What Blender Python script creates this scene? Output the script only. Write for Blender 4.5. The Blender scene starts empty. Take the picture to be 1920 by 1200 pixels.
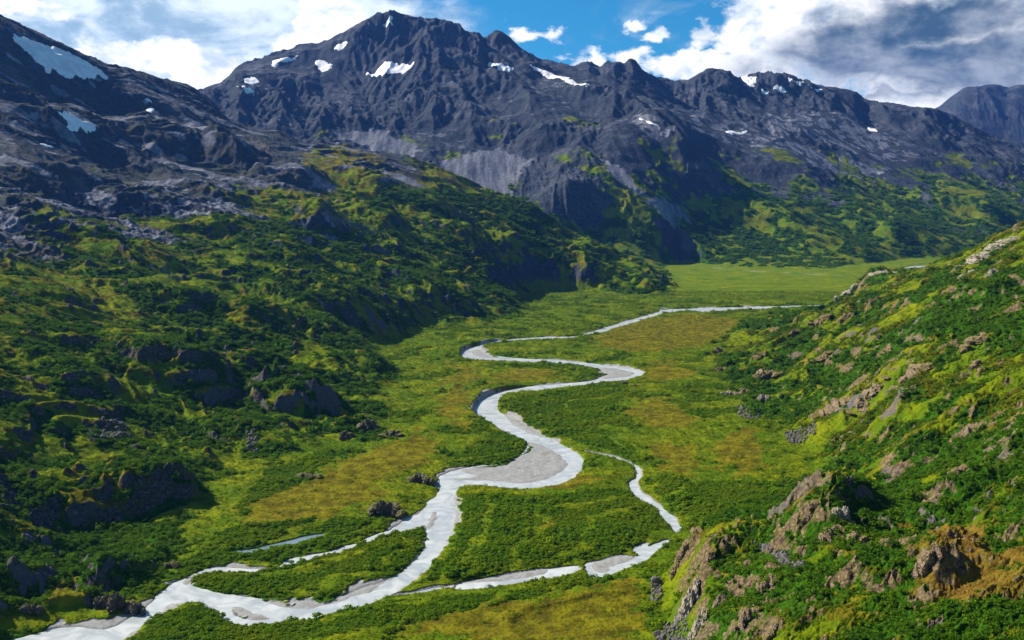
import bpy, bmesh, math, random, time
import numpy as np
from mathutils import Vector, Matrix
T0 = time.time()
sc = bpy.context.scene
C = sc.collection
R = math.radians
QUAL = 1.0

# ------------------------------------------------------------------ camera, sky, sun, exposure
HCAM = 300.0; FPX = 1900.0; PITCH = math.atan(220.0/1900.0)
SUN_AZ, SUN_EL = R(-63), R(38)
cam_d = bpy.data.cameras.new('camera'); cam = bpy.data.objects.new('camera', cam_d); C.objects.link(cam)
cam_d.sensor_width = 36.0; cam_d.lens = 36.0*FPX/1920.0
cam.location = (0, 0, HCAM); cam.rotation_euler = (R(90)-PITCH, 0, 0)
cam_d.clip_start = 1.0; cam_d.clip_end = 80000.0
sc.camera = cam
sun_d = bpy.data.lights.new('sun', 'SUN'); sun = bpy.data.objects.new('sun', sun_d); C.objects.link(sun)
sun_d.energy = 5.0; sun_d.angle = R(0.5); sun_d.color = (1.0, 0.93, 0.80)
S = Vector((math.cos(SUN_EL)*math.sin(SUN_AZ), math.cos(SUN_EL)*math.cos(SUN_AZ), math.sin(SUN_EL)))
sun.rotation_euler = S.to_track_quat('Z', 'Y').to_euler()
sc.view_settings.view_transform = 'Standard'
try: sc.view_settings.look = 'None'
except Exception: pass
sc.view_settings.exposure = 0.95; sc.view_settings.gamma = 1.0
sc.view_settings.use_curve_mapping = False
cy = sc.cycles
cy.max_bounces = 4; cy.diffuse_bounces = 2; cy.glossy_bounces = 2; cy.transmission_bounces = 2
cy.transparent_max_bounces = 4; cy.volume_bounces = 0; cy.sample_clamp_indirect = 4.0
cy.use_denoising = True

class NT:
    def __init__(s, tree): s.t = tree; s.n = tree.nodes; s.l = tree.links
    def node(s, typ, **kw):
        n = s.n.new(typ)
        for k, v in kw.items(): setattr(n, k, v)
        return n
    def put(s, sock, v):
        if hasattr(v, 'is_output') or isinstance(v, bpy.types.NodeSocket): s.l.new(v, sock)
        else: sock.default_value = v
    def m(s, op, a, b=0.0, c=0.0, clamp=False):
        n = s.node('ShaderNodeMath', operation=op, use_clamp=clamp)
        s.put(n.inputs[0], a); s.put(n.inputs[1], b); s.put(n.inputs[2], c); return n.outputs[0]
    def ss(s, x, lo, hi):
        n = s.node('ShaderNodeMapRange', interpolation_type='SMOOTHSTEP')
        s.put(n.inputs['Value'], x); n.inputs['From Min'].default_value = lo; n.inputs['From Max'].default_value = hi
        return n.outputs['Result']
    def vec(s, x, y, z):
        n = s.node('ShaderNodeCombineXYZ'); s.put(n.inputs[0], x); s.put(n.inputs[1], y); s.put(n.inputs[2], z); return n.outputs[0]
    def noise(s, v, scale, detail=6, rough=0.55, dist=0.0):
        n = s.node('ShaderNodeTexNoise'); s.put(n.inputs['Vector'], v); s.put(n.inputs['Scale'], scale)
        n.inputs['Detail'].default_value = detail; n.inputs['Roughness'].default_value = rough; n.inputs['Distortion'].default_value = dist
        return n.outputs['Fac']
    def mix(s, f, a, b, bt='MIX'):
        n = s.node('ShaderNodeMix', data_type='RGBA', blend_type=bt)
        s.put(n.inputs[0], f); s.put(n.inputs[6], a if not isinstance(a, tuple) else (*a[:3], 1)); s.put(n.inputs[7], b if not isinstance(b, tuple) else (*b[:3], 1))
        return n.outputs[2]

def build_world():
    w = bpy.data.worlds.new('World'); sc.world = w; w.use_nodes = True
    t = NT(w.node_tree); t.n.clear()
    sky = t.node('ShaderNodeTexSky', sky_type='NISHITA'); sky.sun_disc = False
    sky.sun_elevation = SUN_EL; sky.sun_rotation = SUN_AZ; sky.altitude = 600; sky.air_density = 1.0; sky.dust_density = 0.3; sky.ozone_density = 3.0
    tc = t.node('ShaderNodeTexCoord'); g = tc.outputs['Generated']
    sp = t.node('ShaderNodeSeparateXYZ'); t.l.new(g, sp.inputs[0])
    dx, dy, dz = sp.outputs
    az = t.m('ARCTAN2', dx, dy)          # azimuth right of the valley axis
    el = t.m('ARCSINE', dz)
    base = t.mix(1.0, sky.outputs[0], (0.009, 0.042, 0.056), 'MULTIPLY')
    def ae(u, v):
        a = (u-960)/FPX; b = (600-v)/FPX
        d = Vector((a, math.cos(PITCH)+b*math.sin(PITCH), -math.sin(PITCH)+b*math.cos(PITCH))).normalized()
        return math.atan2(d.x, d.y), math.asin(d.z)
    pv = t.vec(az, t.m('MULTIPLY', el, 1.5), 0.0)
    wn = t.noise(t.vec(az, t.m('MULTIPLY', el, 1.3), 21.0), 22.0, 6, 0.6); wn2 = t.noise(t.vec(az, t.m('MULTIPLY', el, 1.3), 31.0), 22.0, 6, 0.6)
    azw = t.m('ADD', az, t.m('MULTIPLY', t.m('SUBTRACT', wn, 0.5), 0.055)); elw = t.m('ADD', el, t.m('MULTIPLY', t.m('SUBTRACT', wn2, 0.5), 0.04))
    def blobs(lst):
        out = None
        for u, v, ru, rv in lst:
            a0, e0 = ae(u, v); ra, re = ru/FPX, rv/FPX
            xx = t.m('DIVIDE', t.m('SUBTRACT', azw, a0), ra); yy = t.m('DIVIDE', t.m('SUBTRACT', elw, e0), re)
            r2 = t.m('SQRT', t.m('ADD', t.m('MULTIPLY', xx, xx), t.m('MULTIPLY', yy, yy)))
            d = t.m('SUBTRACT', 1.0, r2)
            out = d if out is None else t.m('MAXIMUM', out, d)
        return t.m('MAXIMUM', out, -1.0)
    n1 = t.noise(pv, 14.0, 8, 0.62, 0.3); n1c = t.m('SUBTRACT', n1, 0.5)
    n2 = t.noise(t.vec(az, t.m('MULTIPLY', el, 2.6), 3.0), 6.0, 8, 0.6, 1.0)
    n3 = t.noise(t.vec(az, t.m('MULTIPLY', el, 1.6), 7.0), 30.0, 8, 0.6, 0.2)
    nsh = t.noise(t.vec(az, t.m('MULTIPLY', el, 2.6), 11.0), 8.5, 7, 0.55, 0.5)
    # veil of high thin cloud, thick at the left
    veil_b = blobs([(180, 60, 560, 260), (640, 60, 160, 120), (-700, 100, 900, 500)])
    veil = t.ss(t.m('ADD', t.m('MULTIPLY', veil_b, 0.55), t.m('MULTIPLY', t.m('SUBTRACT', n2, 0.5), 1.5)), -0.22, 0.22)
    thin = t.m('MULTIPLY', t.ss(n2, 0.50, 0.74), 0.55)
    far = t.m('MULTIPLY', t.m('MULTIPLY', t.ss(t.m('ABSOLUTE', az), 0.55, 0.9), t.ss(n2, 0.46, 0.66)), 0.7)
    veil = t.m('MAXIMUM', t.m('MAXIMUM', t.m('MULTIPLY', veil, 0.93), thin), far)
    veil = t.m('MULTIPLY', veil, t.m('SUBTRACT', 1.0, t.m('MULTIPLY', t.ss(el, 0.35, 0.7), 0.5)))
    vsh = t.ss(t.m('ADD', nsh, t.m('MULTIPLY', t.m('SUBTRACT', n3, 0.5), 0.3)), 0.40, 0.62)
    vcol = t.mix(vsh, (0.20, 0.29, 0.36), (0.56, 0.61, 0.64))
    c = t.mix(veil, base, vcol)
    # cumulus
    cb = blobs([(610, 30, 75, 62), (560, 85, 60, 35), (300, 130, 210, 55), (1500, 40, 165, 115), (1330, 125, 120, 40), (1640, 60, 240, 130), (1850, 70, 260, 150),
                (2300, 60, 420, 190), (1780, 190, 360, 34), (40, 20, 90, 20)])
    dens = t.m('ADD', cb, t.m('ADD', t.m('MULTIPLY', n1c, 0.95), t.m('MULTIPLY', t.m('SUBTRACT', n3, 0.5), 0.5)))
    cb2 = blobs([(1095, 118, 70, 40), (1190, 118, 75, 40), (1225, 68, 40, 16), (1187, 50, 36, 16), (1315, 70, 60, 34), (1000, 62, 90, 26), (1290, 110, 60, 40)])
    d2 = t.m('ADD', cb2, t.m('ADD', t.m('MULTIPLY', t.m('SUBTRACT', n3, 0.5), 2.6), -0.25))
    cum = t.m('MAXIMUM', t.ss(dens, 0.02, 0.26), t.m('MULTIPLY', t.ss(d2, 0.0, 0.5), 0.95))
    dark_b = blobs([(1690, 125, 240, 46), (1850, 115, 230, 56), (1620, 75, 120, 45), (1740, 40, 150, 50), (2200, 110, 300, 60)])
    dk = t.ss(t.m('ADD', dark_b, t.m('MULTIPLY', t.m('SUBTRACT', nsh, 0.5), 2.0)), -0.48, 0.40)
    dk = t.m('MULTIPLY', dk, t.ss(dens, 0.10, 0.45))
    puff = t.ss(t.m('ADD', n1, t.m('MULTIPLY', t.m('SUBTRACT', n3, 0.5), 0.5)), 0.33, 0.53)
    white = t.mix(puff, (0.38, 0.44, 0.50), (0.68, 0.68, 0.67))
    pg = t.ss(t.m('ADD', t.m('MULTIPLY', n1, 0.55), t.m('ADD', t.m('MULTIPLY', nsh, 0.45), t.m('MULTIPLY', t.m('SUBTRACT', n3, 0.5), 0.35))), 0.38, 0.66)
    grey = t.mix(pg, (0.030, 0.062, 0.100), (0.24, 0.27, 0.31))
    cc = t.mix(dk, white, grey)
    c = t.mix(cum, c, cc)
    # below the horizon the ground colour
    c = t.mix(t.ss(el, -0.06, 0.0), (0.05, 0.07, 0.05), c)
    bg = t.node('ShaderNodeBackground'); t.l.new(c, bg.inputs[0]); bg.inputs[1].default_value = 1.0
    o = t.node('ShaderNodeOutputWorld'); t.l.new(bg.outputs[0], o.inputs[0])
    w.cycles.sampling_method = 'MANUAL'; w.cycles.sample_map_resolution = 512
build_world()

# ------------------------------------------------------------------ noise and grid helpers
_rng = np.random.RandomState(7)
_th = _rng.rand(256, 256).astype(np.float32)*2*np.pi
_gx, _gy = np.cos(_th), np.sin(_th)
_vn = _rng.rand(256, 256).astype(np.float32); _vm = _rng.rand(256, 256).astype(np.float32)
def gn(x, y, seed=0):
    x = x + seed*17.31; y = y + seed*9.17
    xi = np.floor(x).astype(np.int32); yi = np.floor(y).astype(np.int32)
    fx = (x-xi).astype(np.float32); fy = (y-yi).astype(np.float32)
    u = fx*fx*fx*(fx*(fx*6-15)+10); v = fy*fy*fy*(fy*(fy*6-15)+10)
    x0 = xi & 255; x1 = (xi+1) & 255; y0 = yi & 255; y1 = (yi+1) & 255
    a = _gx[x0, y0]*fx + _gy[x0, y0]*fy; b = _gx[x1, y0]*(fx-1) + _gy[x1, y0]*fy
    c = _gx[x0, y1]*fx + _gy[x0, y1]*(fy-1); d = _gx[x1, y1]*(fx-1) + _gy[x1, y1]*(fy-1)
    return ((a+(b-a)*u) + ((c+(d-c)*u)-(a+(b-a)*u))*v)*1.5
def fbm(x, y, wl, octs, gain=0.5, seed=0, ridged=False, sp=None, lac=2.03):
    out = 0; amp = 1.0; prev = 1.0; w = wl
    for k in range(octs):
        n = gn(x/w, y/w, seed+k*3)
        if ridged:
            n = 1-np.abs(n)*2.0; n = n*np.abs(n)*prev; prev = np.clip(n*1.3+0.35, 0.15, 1.0)
        f = 1.0 if sp is None else np.clip((w/sp-2.0)/2.5, 0, 1)
        out = out + n*amp*f
        x, y = x*0.8-y*0.6, x*0.6+y*0.8
        amp *= gain; w /= lac
    return out
def worley(x, y, seed=0):
    x = x+seed*5.7; y = y+seed*3.3
    xi = np.floor(x).astype(np.int32); yi = np.floor(y).astype(np.int32)
    best = np.full(np.shape(x), 9.0, np.float32)
    for i in (-1, 0, 1):
        for j in (-1, 0, 1):
            cx = xi+i; cyy = yi+j
            d = (cx+_vn[cx & 255, cyy & 255]-x)**2 + (cyy+_vm[cx & 255, cyy & 255]-y)**2
            best = np.minimum(best, d)
    return np.sqrt(best)
def sst(x, a, b):
    t = np.clip((x-a)/(b-a), 0, 1); return t*t*(3-2*t)
def bil(G, fi, fj):
    n, m = G.shape[:2]
    fi = np.clip(fi, 0, n-1.001); fj = np.clip(fj, 0, m-1.001)
    i = fi.astype(np.int32); j = fj.astype(np.int32); a = (fi-i).astype(np.float32); b = (fj-j).astype(np.float32)
    return (G[i, j]*(1-a)*(1-b)+G[i+1, j]*a*(1-b)+G[i, j+1]*(1-a)*b+G[i+1, j+1]*a*b)
def resize(G, n, m):
    """smooth (cubic, separable) upsampling"""
    def ax(G, n):
        k = G.shape[0]; t = np.linspace(0, k-1, n); i = np.clip(np.floor(t).astype(int), 0, k-2); f = (t-i)[:, None]
        g = lambda q: G[np.clip(i+q, 0, k-1)]
        p0, p1, p2, p3 = g(-1), g(0), g(1), g(2)
        return p1+0.5*f*(p2-p0+f*(2*p0-5*p1+4*p2-p3+f*(3*(p1-p2)+p3-p0)))
    return ax(ax(G, n).T, m).T
def blur(G, k):
    for _ in range(k):
        P = np.pad(G, 1, mode='edge'); G = (P[:-2, 1:-1]+2*P[1:-1, 1:-1]+P[2:, 1:-1])/4
        P = np.pad(G, 1, mode='edge'); G = (P[1:-1, :-2]+2*P[1:-1, 1:-1]+P[1:-1, 2:])/4
    return G

# world direction through a traced point of the photograph: (x per metre ahead, rise per metre ahead)
def ray(u, v):
    a = (u-960)/FPX; b = (600-v)/FPX
    dy = math.cos(PITCH)+b*math.sin(PITCH); dz = -math.sin(PITCH)+b*math.cos(PITCH)
    return a/dy, dz/dy
def floor_pt(u, v):
    a, s = ray(u, v); s = min(s, -0.02); y = HCAM/-s
    return a*y, y
def fpoly(pts): return np.array([floor_pt(*p) for p in pts])

# ------------------------------------------------------------------ traced ground plan: river, bars, valley floor
RIVER = [(1640,571),(1515,572.5),(1430,575),(1340,577),(1290,579),(1245,581),(1225,588),(1190,598),(1150,610),(1120,619),(1096,628),(1078,631),(1040,632),(1000,633),(960,636),(925,641),(895,648),(872,655),(864,662),(866,670),(880,674),(914,675.5),(944,677),(1000,680),(1052,682.5),(1097,687),(1120,690),(1133,698),(1128,710),(1097,716),(1052,720),(992,725),(944,732),(914,742),(899,751),(891,764),(889,776),(901,787),(921,798),(944,809),(974,819),(985,826),(991,837),(981,851),(959,867),(936,871),(895,873),(861,881),(842,886),(824,894),(828,907),(827,920),(817,932),(805,940),(800,952),(787,965),(770,968),(753,983),(727,997),(700,1005),(673,1017),(640,1028),(613,1037),(573,1043),(540,1050),(527,1062),(503,1067),(473,1068),(440,1067),(407,1065),(380,1070),(360,1078),(341,1088),(323,1096),(302,1115),(281,1133),(271,1143),(250,1156),(224,1172),(198,1180),(169,1180),(141,1176),(104,1180),(78,1187),(52,1194),(21,1200),(-20,1210),(-140,1240),
 (-120,1290),(100,1240),(200,1215),(227,1199),(245,1182),(266,1169),(294,1151),(313,1138),(333,1130),(359,1127),(385,1128),(398,1138),(411,1154),(437,1167),(464,1172),(473,1171),(507,1169),(540,1165),(583,1162),(623,1148),(657,1142),(690,1133),(713,1123),(737,1115),(753,1102),(783,1083),(807,1060),(820,1040),(830,1027),(837,1010),(843,990),(852,967),(850,950),(847,937),(853,915),(876,908),(902,908),(932,913),(961,916),(984,916),(1019,913),(1051,907),(1072,898),(1089,882),(1093,867),(1089,857),(1075,846),(1060,837),(1042,828),(1028,821),(1013,813),(996,803),(978,793),(961,784),(940,776),(931,764),(934,753),(947,744),(977,736),(1022,729),(1060,725),(1105,721),(1142,717),(1172,711),(1195,707),(1208,701),(1199,695),(1176,689),(1139,685),(1097,680),(1052,676.5),(1000,673.5),(944,670),(906,663),(897,654),(917,646),(947,640),(992,637),(1045,635.5),(1079,634),(1099,629.5),(1131,621),(1169,610),(1206,599),(1232,590),(1270,584),(1296,585.5),(1337,585),(1375,583),(1420,580),(1472,577),(1515,575),(1640,573)]
ISLAND = [(802,997),(803,1013),(793,1037),(773,1057),(747,1080),(713,1093),(673,1107),(627,1123),(600,1128),(567,1130),(527,1125),(480,1122),(440,1118),(407,1112),(367,1103),(353,1097),(360,1085),(383,1073),(427,1068.5),(473,1071),(527,1063.5),(547,1057),(580,1048),(613,1040),(640,1033),(673,1022),(707,1010),(727,1003),(753,997),(780,987),(800,982)]
BARS = [
 [(897,654),(906,663),(944,670.5),(920,672),(895,669.5),(884,664.5),(884,658)],
 [(1120,689),(1150,690),(1180,695.5),(1192,701),(1180,706),(1150,709),(1128,711),(1131,704),(1130,697)],
 [(859,881),(897,875),(943,869),(970,858),(992,843),(984,826),(1007,831),(1031,841),(1051,854),(1066,866),(1064,876),(1051,886),(1031,897),(1002,904),(972,907),(937,904),(902,901),(853,901),(848,898),(867,896),(899,894),(876,888)],
 [(940,774),(967,785),(990,798),(1013,810),(1033,822),(1007,818),(984,809),(967,800),(955,790)],
 [(810,958),(822,962),(820,977),(810,990),(800,999),(799,980),(805,970)],
 [(478,1120),(500,1131),(527,1140),(553,1143),(587,1142),(623,1133),(660,1122),(700,1107),(733,1088),(745,1078),(713,1092),(673,1105),(627,1121),(600,1126),(567,1128),(527,1123)],
 [(432,1138),(450,1137),(473,1145),(497,1155),(510,1161),(490,1164),(460,1161),(440,1155),(435,1147)],
 [(340,1095),(352,1081),(366,1077),(356,1098)],
 [(300,1145),(307,1137),(333,1129),(313,1142)]]
CREEK = [
 [(1095,846.4),(1130,851.2),(1168,860.5),(1185,868),(1200,875),(1203,890),(1201,898),(1194,905),(1196,915),(1205,926),(1220,936),(1236,946),(1248,958),(1264,970),(1270,980),(1279,993),(1266,1000),(1258,987),(1238,967),(1235,955),(1217,943),(1197,935),(1185,923),(1180,911),(1181,902),(1193,897),(1194,885),(1191,876),(1177,867),(1130,853),(1095,846.9)],
 [(1262,1010),(1247,1022),(1226,1037),(1212,1051),(1188,1060),(1159,1072),(1136,1080),(1112,1086),(1105,1080),(1098,1066),(1092,1057),(1130,1051),(1165,1040),(1185,1043),(1201,1042),(1182,1031),(1197,1022),(1217,1016),(1213,1027),(1235,1016)],
 [(1083,1060),(1089,1067),(1072,1076),(1031,1085),(984,1092),(926,1101),(897,1104),(850,1108),(853,1094),(900,1085),(950,1078),(1010,1068),(1031,1067),(1054,1063)],
 [(852,1098),(820,1101),(790,1108),(770,1111),(745,1114),(738,1118),(748,1118),(775,1114),(792,1111),(822,1105),(852,1102)]]
CBARS = [[(1104,1057),(1130,1050),(1165,1039),(1190,1042),(1196,1047),(1150,1062),(1142,1073),(1121,1075),(1110,1067)],
 [(853,1094),(900,1085),(950,1078),(1010,1068),(1034,1066),(1016,1080),(955,1089),(897,1093)]]
POND = [(437,1033),(473,1032),(507,1022),(540,1015),(587,1003),(613,1002),(580,1012),(553,1020),(513,1027),(480,1035),(450,1038),(432,1037)]
FARW = [[(1689,503.5),(1710,499),(1744,497.5),(1790,494),(1880,492),(1880,495),(1790,497),(1755,500.5),(1715,503)]]
BRAID = [[(1271,495),(1312,500),(1369,504.5),(1462,510.5),(1519,514.5),(1590,517.5),(1590,520),(1519,517.5),(1462,514),(1369,508.5),(1312,503.5),(1271,499)]]
FLOOR = [(-700,1420),(-140,1232),(-60,1212),(20,1196),(80,1184),(140,1174),(200,1177),(250,1152),(275,1130),(320,1085),(350,1068),(375,1045),(395,1020),(412,990),(410,940),(425,900),(465,872),(530,878),(580,862),(625,847),(700,842),(750,822),(757,790),(770,750),(762,700),(728,668),(745,652),(790,632),(820,618),(898,617),(945,614),(981,596),(1013,583),(1002,573),(987,560),(1002,551),(1054,549),(1106,551),(1185,558),(1263,560),(1289,547),(1270,518),(1263,500),(1271,496),(1350,502),(1425,504),(1537,508),(1575,507),(1594,501),(1642,498),(1687,491),(1725,487.5),(1785,486),(1920,484),(2200,482),(2400,488),
 (2300,530),(2000,545),(1800,560),(1640,575),(1560,583),(1500,590),(1435,592),(1382,606),(1345,622),(1318,648),(1303,674),(1313,702),(1320,727),(1350,750),(1378,778),(1420,795),(1450,820),(1475,845),(1500,866),(1505,880),(1480,905),(1440,930),(1380,950),(1330,965),(1290,983),(1272,1000),(1258,1030),(1235,1060),(1215,1090),(1222,1130),(1218,1170),(1225,1215),(1260,1420)]
fl_poly = fpoly([(u, max(v, 482)) for u, v in FLOOR]); fl_poly[0] = (-520, 200); fl_poly[-1] = (40, 200)

# ------------------------------------------------------------------ control points of the relief  (u, v, distance ahead in metres)
def pl(pts, step=16):
    out = []
    for (u0, v0, y0), (u1, v1, y1) in zip(pts[:-1], pts[1:]):
        n = max(1, int(abs(u1-u0)/step))
        for k in range(n): f = k/n; out.append((u0+(u1-u0)*f, v0+(v1-v0)*f, y0+(y1-y0)*f))
    return out+[pts[-1]]
SKY_A = [(-260,-90,3350),(0,25,3500),(60,55,3560),(130,88,3650),(200,120,3800),(245,127,3900),(300,145,4100),(350,156,4300),(378,175,4400),(405,200,4400),(440,235,4380),(465,240,4350),(520,243,4300),(560,262,4250),(640,266,4200),(700,284,4150),(760,290,4100),(820,312,4050),(900,345,4030),(960,370,4000),(1000,384,3970),(1060,430,3900),(1120,453,3830),(1200,490,3720),(1250,520,3650)]
SKY_B = [(372,170,7000),(400,158,6800),(420,155,6700),(450,124,6600),(510,112,6600),(560,100,6700),(600,88,6900),(640,64,7100),(680,40,7300),(715,22,7450),(745,22,7500),(770,30,7500),(800,35,7500),(830,36,7500),(850,44,7450),(880,62,7400),(910,73,7450),(925,58,7500),(940,58,7500),(955,68,7500),(970,84,7500),(990,98,7500),(1012,112,7500),(1040,116,7600)]
SKY_C = [(1060,120,7800),(1085,122,7900),(1100,111,8000),(1120,124,8000),(1148,115,7950),(1165,117,7900),(1187,108,7800),(1200,126,7800),(1220,138,7800),(1262,153,7900),(1285,150,8000),(1310,138,8100),(1340,129,8200),(1360,132,8200),(1385,146,8300),(1410,138,8400),(1440,133,8500),(1470,135,8500),(1500,147,8600),(1540,158,8700),(1600,170,8700),(1622,186,8700),(1660,191,8750),(1700,197,8800),(1755,203,8800),(1800,224,8750),(1860,254,8700),(1920,276,8600),(2050,300,8600),(2250,330,8600)]
SKY_D = [(1700,240,13300),(1755,203,13500),(1790,177,13700),(1812,163,13900),(1840,161,14000),(1868,157,14000),(1890,165,14000),(1905,158,14000),(1940,160,14000),(2000,175,14000),(2150,150,14000),(2300,190,14000)]
RIBS = [[(742,24,7480),(700,72,7250),(684,128,6950),(690,190,6500)],[(830,38,7450),(850,90,7100),(905,150,6700),(960,210,6250),(1010,260,5850)],[(992,100,7450),(1050,150,7000),(1100,168,6700),(1170,203,6350),(1235,248,6050),(1288,296,5850)],[(1062,121,7800),(1140,152,7400),(1230,208,6950),(1300,258,6650)],[(1187,112,7800),(1215,165,7500),(1250,200,7300)],[(1340,130,8200),(1400,190,7800),(1425,225,7500)],[(1440,134,8500),(1490,180,8200),(1580,225,7900)]]
SKY_R = [(2150,330,2300),(1990,388,2100),(1920,415,2050),(1870,440,2100),(1830,468,2150),(1800,485,2200),(1775,500,2250),(1740,505,2350),(1700,508,2400),(1660,503,2420),(1638,506,2400),(1618,520,2380),(1598,540,2350),(1575,556,2330),(1560,571,2350),(1540,579,2340),(1500,590,2320),(1455,598,2300),(1420,605,2280)]
INNER = [
 (-200,1000,640),(-200,850,800),(-200,700,1000),(-200,550,1350),(-200,400,1850),(-200,250,2500),(-200,100,3000),
 (0,1120,715),(0,1050,765),(0,950,860),(0,850,960),(0,750,1080),(0,650,1250),(0,550,1500),(0,450,1900),(0,380,2200),(0,300,2550),(0,200,2950),(0,100,3300),
 (100,1120,745),(100,1000,880),(100,900,970),(100,800,1080),(100,650,1330),(100,500,1850),(100,350,2550),(100,200,3250),
 (200,1080,800),(200,980,915),(200,880,1030),(200,800,1130),(200,700,1330),(200,600,1600),(200,500,1950),(200,400,2500),(200,300,3050),(200,200,3500),
 (300,1040,860),(300,950,960),(300,850,1100),(300,700,1400),(300,550,1850),(300,400,2600),(300,250,3400),
 (400,850,1170),(400,750,1370),(400,650,1650),(400,550,2050),(400,450,2500),(400,350,3050),(400,260,3700),
 (500,820,1230),(500,700,1520),(500,600,1850),(500,500,2250),(500,400,2850),(500,300,3500),
 (600,810,1290),(600,700,1600),(600,600,1950),(600,500,2400),(600,400,2950),(600,320,3500),
 (700,790,1370),(700,700,1680),(700,640,2050),(700,560,2300),(700,470,2800),(700,380,3350),
 (800,600,2420),(800,530,2700),(800,450,3100),(800,380,3500),
 (900,590,2650),(900,520,2950),(900,450,3350),(900,400,3650),
 (1000,520,3400),(1000,460,3620),(1000,415,3820),(1100,530,3400),(1100,490,3560),(1200,530,3450),
 (500,200,5900),(500,150,6300),(600,180,6300),(600,240,5800),(740,100,6950),(740,200,6200),(740,275,5600),(820,200,6250),(880,150,6650),(880,250,5900),(880,325,5350),
 (1000,200,6250),(1000,300,5600),(1000,370,5200),(1040,250,5850),(1050,310,5450),(1060,345,5080),(1080,400,4980),(1100,200,6350),(1100,440,4930),(1130,240,6000),(1180,235,5950),(1150,290,5600),(1200,330,5400),(1230,258,5950),(1275,285,5900),(1290,340,5600),
 (1200,380,5150),(1200,440,4950),(1200,475,4820),(1250,380,5250),(1250,440,5000),
 (1200,180,7300),(1200,212,6800),(1300,200,7500),(1320,250,6900),(1330,300,6350),(1330,350,5950),(1300,420,5350),(1300,470,4960),
 (1400,200,7700),(1400,240,7200),(1400,300,6600),(1400,360,6000),(1400,430,5400),(1450,475,5020),(1500,200,7900),(1500,250,7300),(1500,310,6600),(1500,380,5950),(1500,440,5400),
 (1600,230,7950),(1600,300,7100),(1600,370,6400),(1600,440,5650),(1650,475,5150),(1750,250,8200),(1750,320,7300),(1750,390,6500),(1750,450,5700),(1920,320,7800),(1920,380,7000),(1920,430,6300),(1920,465,5750),(2150,380,7400),(2150,440,6200),
 (1920,500,1570),(1920,600,1160),(1920,700,925),(1920,800,765),(1920,900,645),(1920,1000,555),(1920,1100,485),(1920,1200,425),
 (1800,560,1550),(1800,650,1200),(1800,750,960),(1800,850,810),(1700,560,1850),(1700,650,1350),(1700,750,1080),(1700,850,900),(1600,600,1900),(1600,700,1400),(1600,800,1130),(1500,650,1850),(1500,740,1430),(1500,800,1290),(1400,660,1970),(1400,720,1680),
 (1550,880,1060),(1650,930,860),(1750,950,740),(1620,900,960),
 (1290,984,800),(1350,968,780),(1420,975,760),(1480,962,745),(1520,935,735),(1580,922,720),(1640,945,700),(1720,985,650),(1800,1010,600),(1850,1000,570),
 (1275,1040,745),(1290,1080,690),(1300,1130,650),(1300,1180,620),(1400,1050,680),(1400,1120,610),(1400,1190,560),(1550,1010,640),(1550,1100,560),(1550,1190,505),(1700,1080,545),(1700,1180,475),(1820,1100,510),
 (2150,600,1050),(2150,800,700),(2150,1000,500),(2150,1200,400)]
BACK = [(-400,4500,760),(-100,4600,800),(0,4300,860),(200,4600,800),(380,5100,640),(520,5000,440),(640,4800,380),(820,4700,280),(960,4600,200),(1120,4450,60),(1200,4400,30),(0,6500,800),(200,7500,800),(400,9000,800),(-300,8000,800),
 (740,9500,1000),(1050,9500,900),(1340,10500,800),(1550,10500,800),(1700,10800,600),(1920,10800,400),(2200,10800,300),(1840,12200,600),(1950,12200,600),(1840,16500,900),(1400,15000,700),(900,15000,600),(300,15000,600),(-300,15000,600),(2300,16000,800),
 (1640,2900,20),(1740,3000,60),(1900,2900,150),(2100,3000,200),(2200,1500,330),(2000,3700,30),(1300,350,60),(1600,350,90),(1900,340,110),(2200,360,170),(-500,600,40),(-500,1200,220),(-500,2500,600),(2550,300,190),(2550,600,330),(2550,1200,420),(2550,2500,380),(2550,5000,350),(2550,9000,600),(2550,15000,900),(-650,600,45),(-650,1200,240),(-650,2500,650),(-650,4500,1000),(-650,9000,900),(1500,260,80),(1900,260,120),(-400,300,20)]
LMIN, LMAX, AM = math.log(250.0), math.log(17500.0), 0.86
P = []; Z = []
def addp(lst):
    for u, v, y in lst:
        a, s = ray(u, v); P.append((a, math.log(y))); Z.append(s)
SKYL = [pl(s) for s in (SKY_A, SKY_B, SKY_C, SKY_D, SKY_R)]
for s in SKYL: addp(s)
for s in RIBS: addp(pl(s, 25))
addp(INNER)
for u, y, z in BACK: P.append(((u-960)/FPX, math.log(y))); Z.append((z-HCAM)/y)
# shoreline of the valley floor sits at height zero
def resamp(poly, step_rel):
    out = []
    for k in range(len(poly)):
        p, q = poly[k], poly[(k+1) % len(poly)]; n = max(1, int(np.hypot(*(q-p))/(step_rel*max(p[1], 300))))
        for i in range(n): out.append(p+(q-p)*i/n)
    return np.array(out)
for x, y in resamp(fl_poly, 0.035):
    P.append((x/y, math.log(y))); Z.append((4.0-HCAM)/y)
for _ in range(260):
    x, y = _rng.uniform(-300, 2500), math.exp(_rng.uniform(math.log(700), math.log(5400)))
    # inside floor
    px, py = fl_poly[:, 0], fl_poly[:, 1]; qx, qy = np.roll(px, -1), np.roll(py, -1)
    if (((py > y) != (qy > y)) & (x < (qx-px)*(y-py)/(qy-py+1e-9)+px)).sum() % 2:
        P.append((x/y, math.log(y))); Z.append((0-HCAM)/y)
P = np.array(P); Z = np.array(Z)
_, keep = np.unique(np.round(P/0.006).astype(int), axis=0, return_index=True); P, Z = P[keep], Z[keep]
CC = 0.009
def kern(d2): return np.sqrt(d2+CC*CC)
M = kern(((P[:, None]-P[None])**2).sum(-1)); n = len(P)
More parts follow.
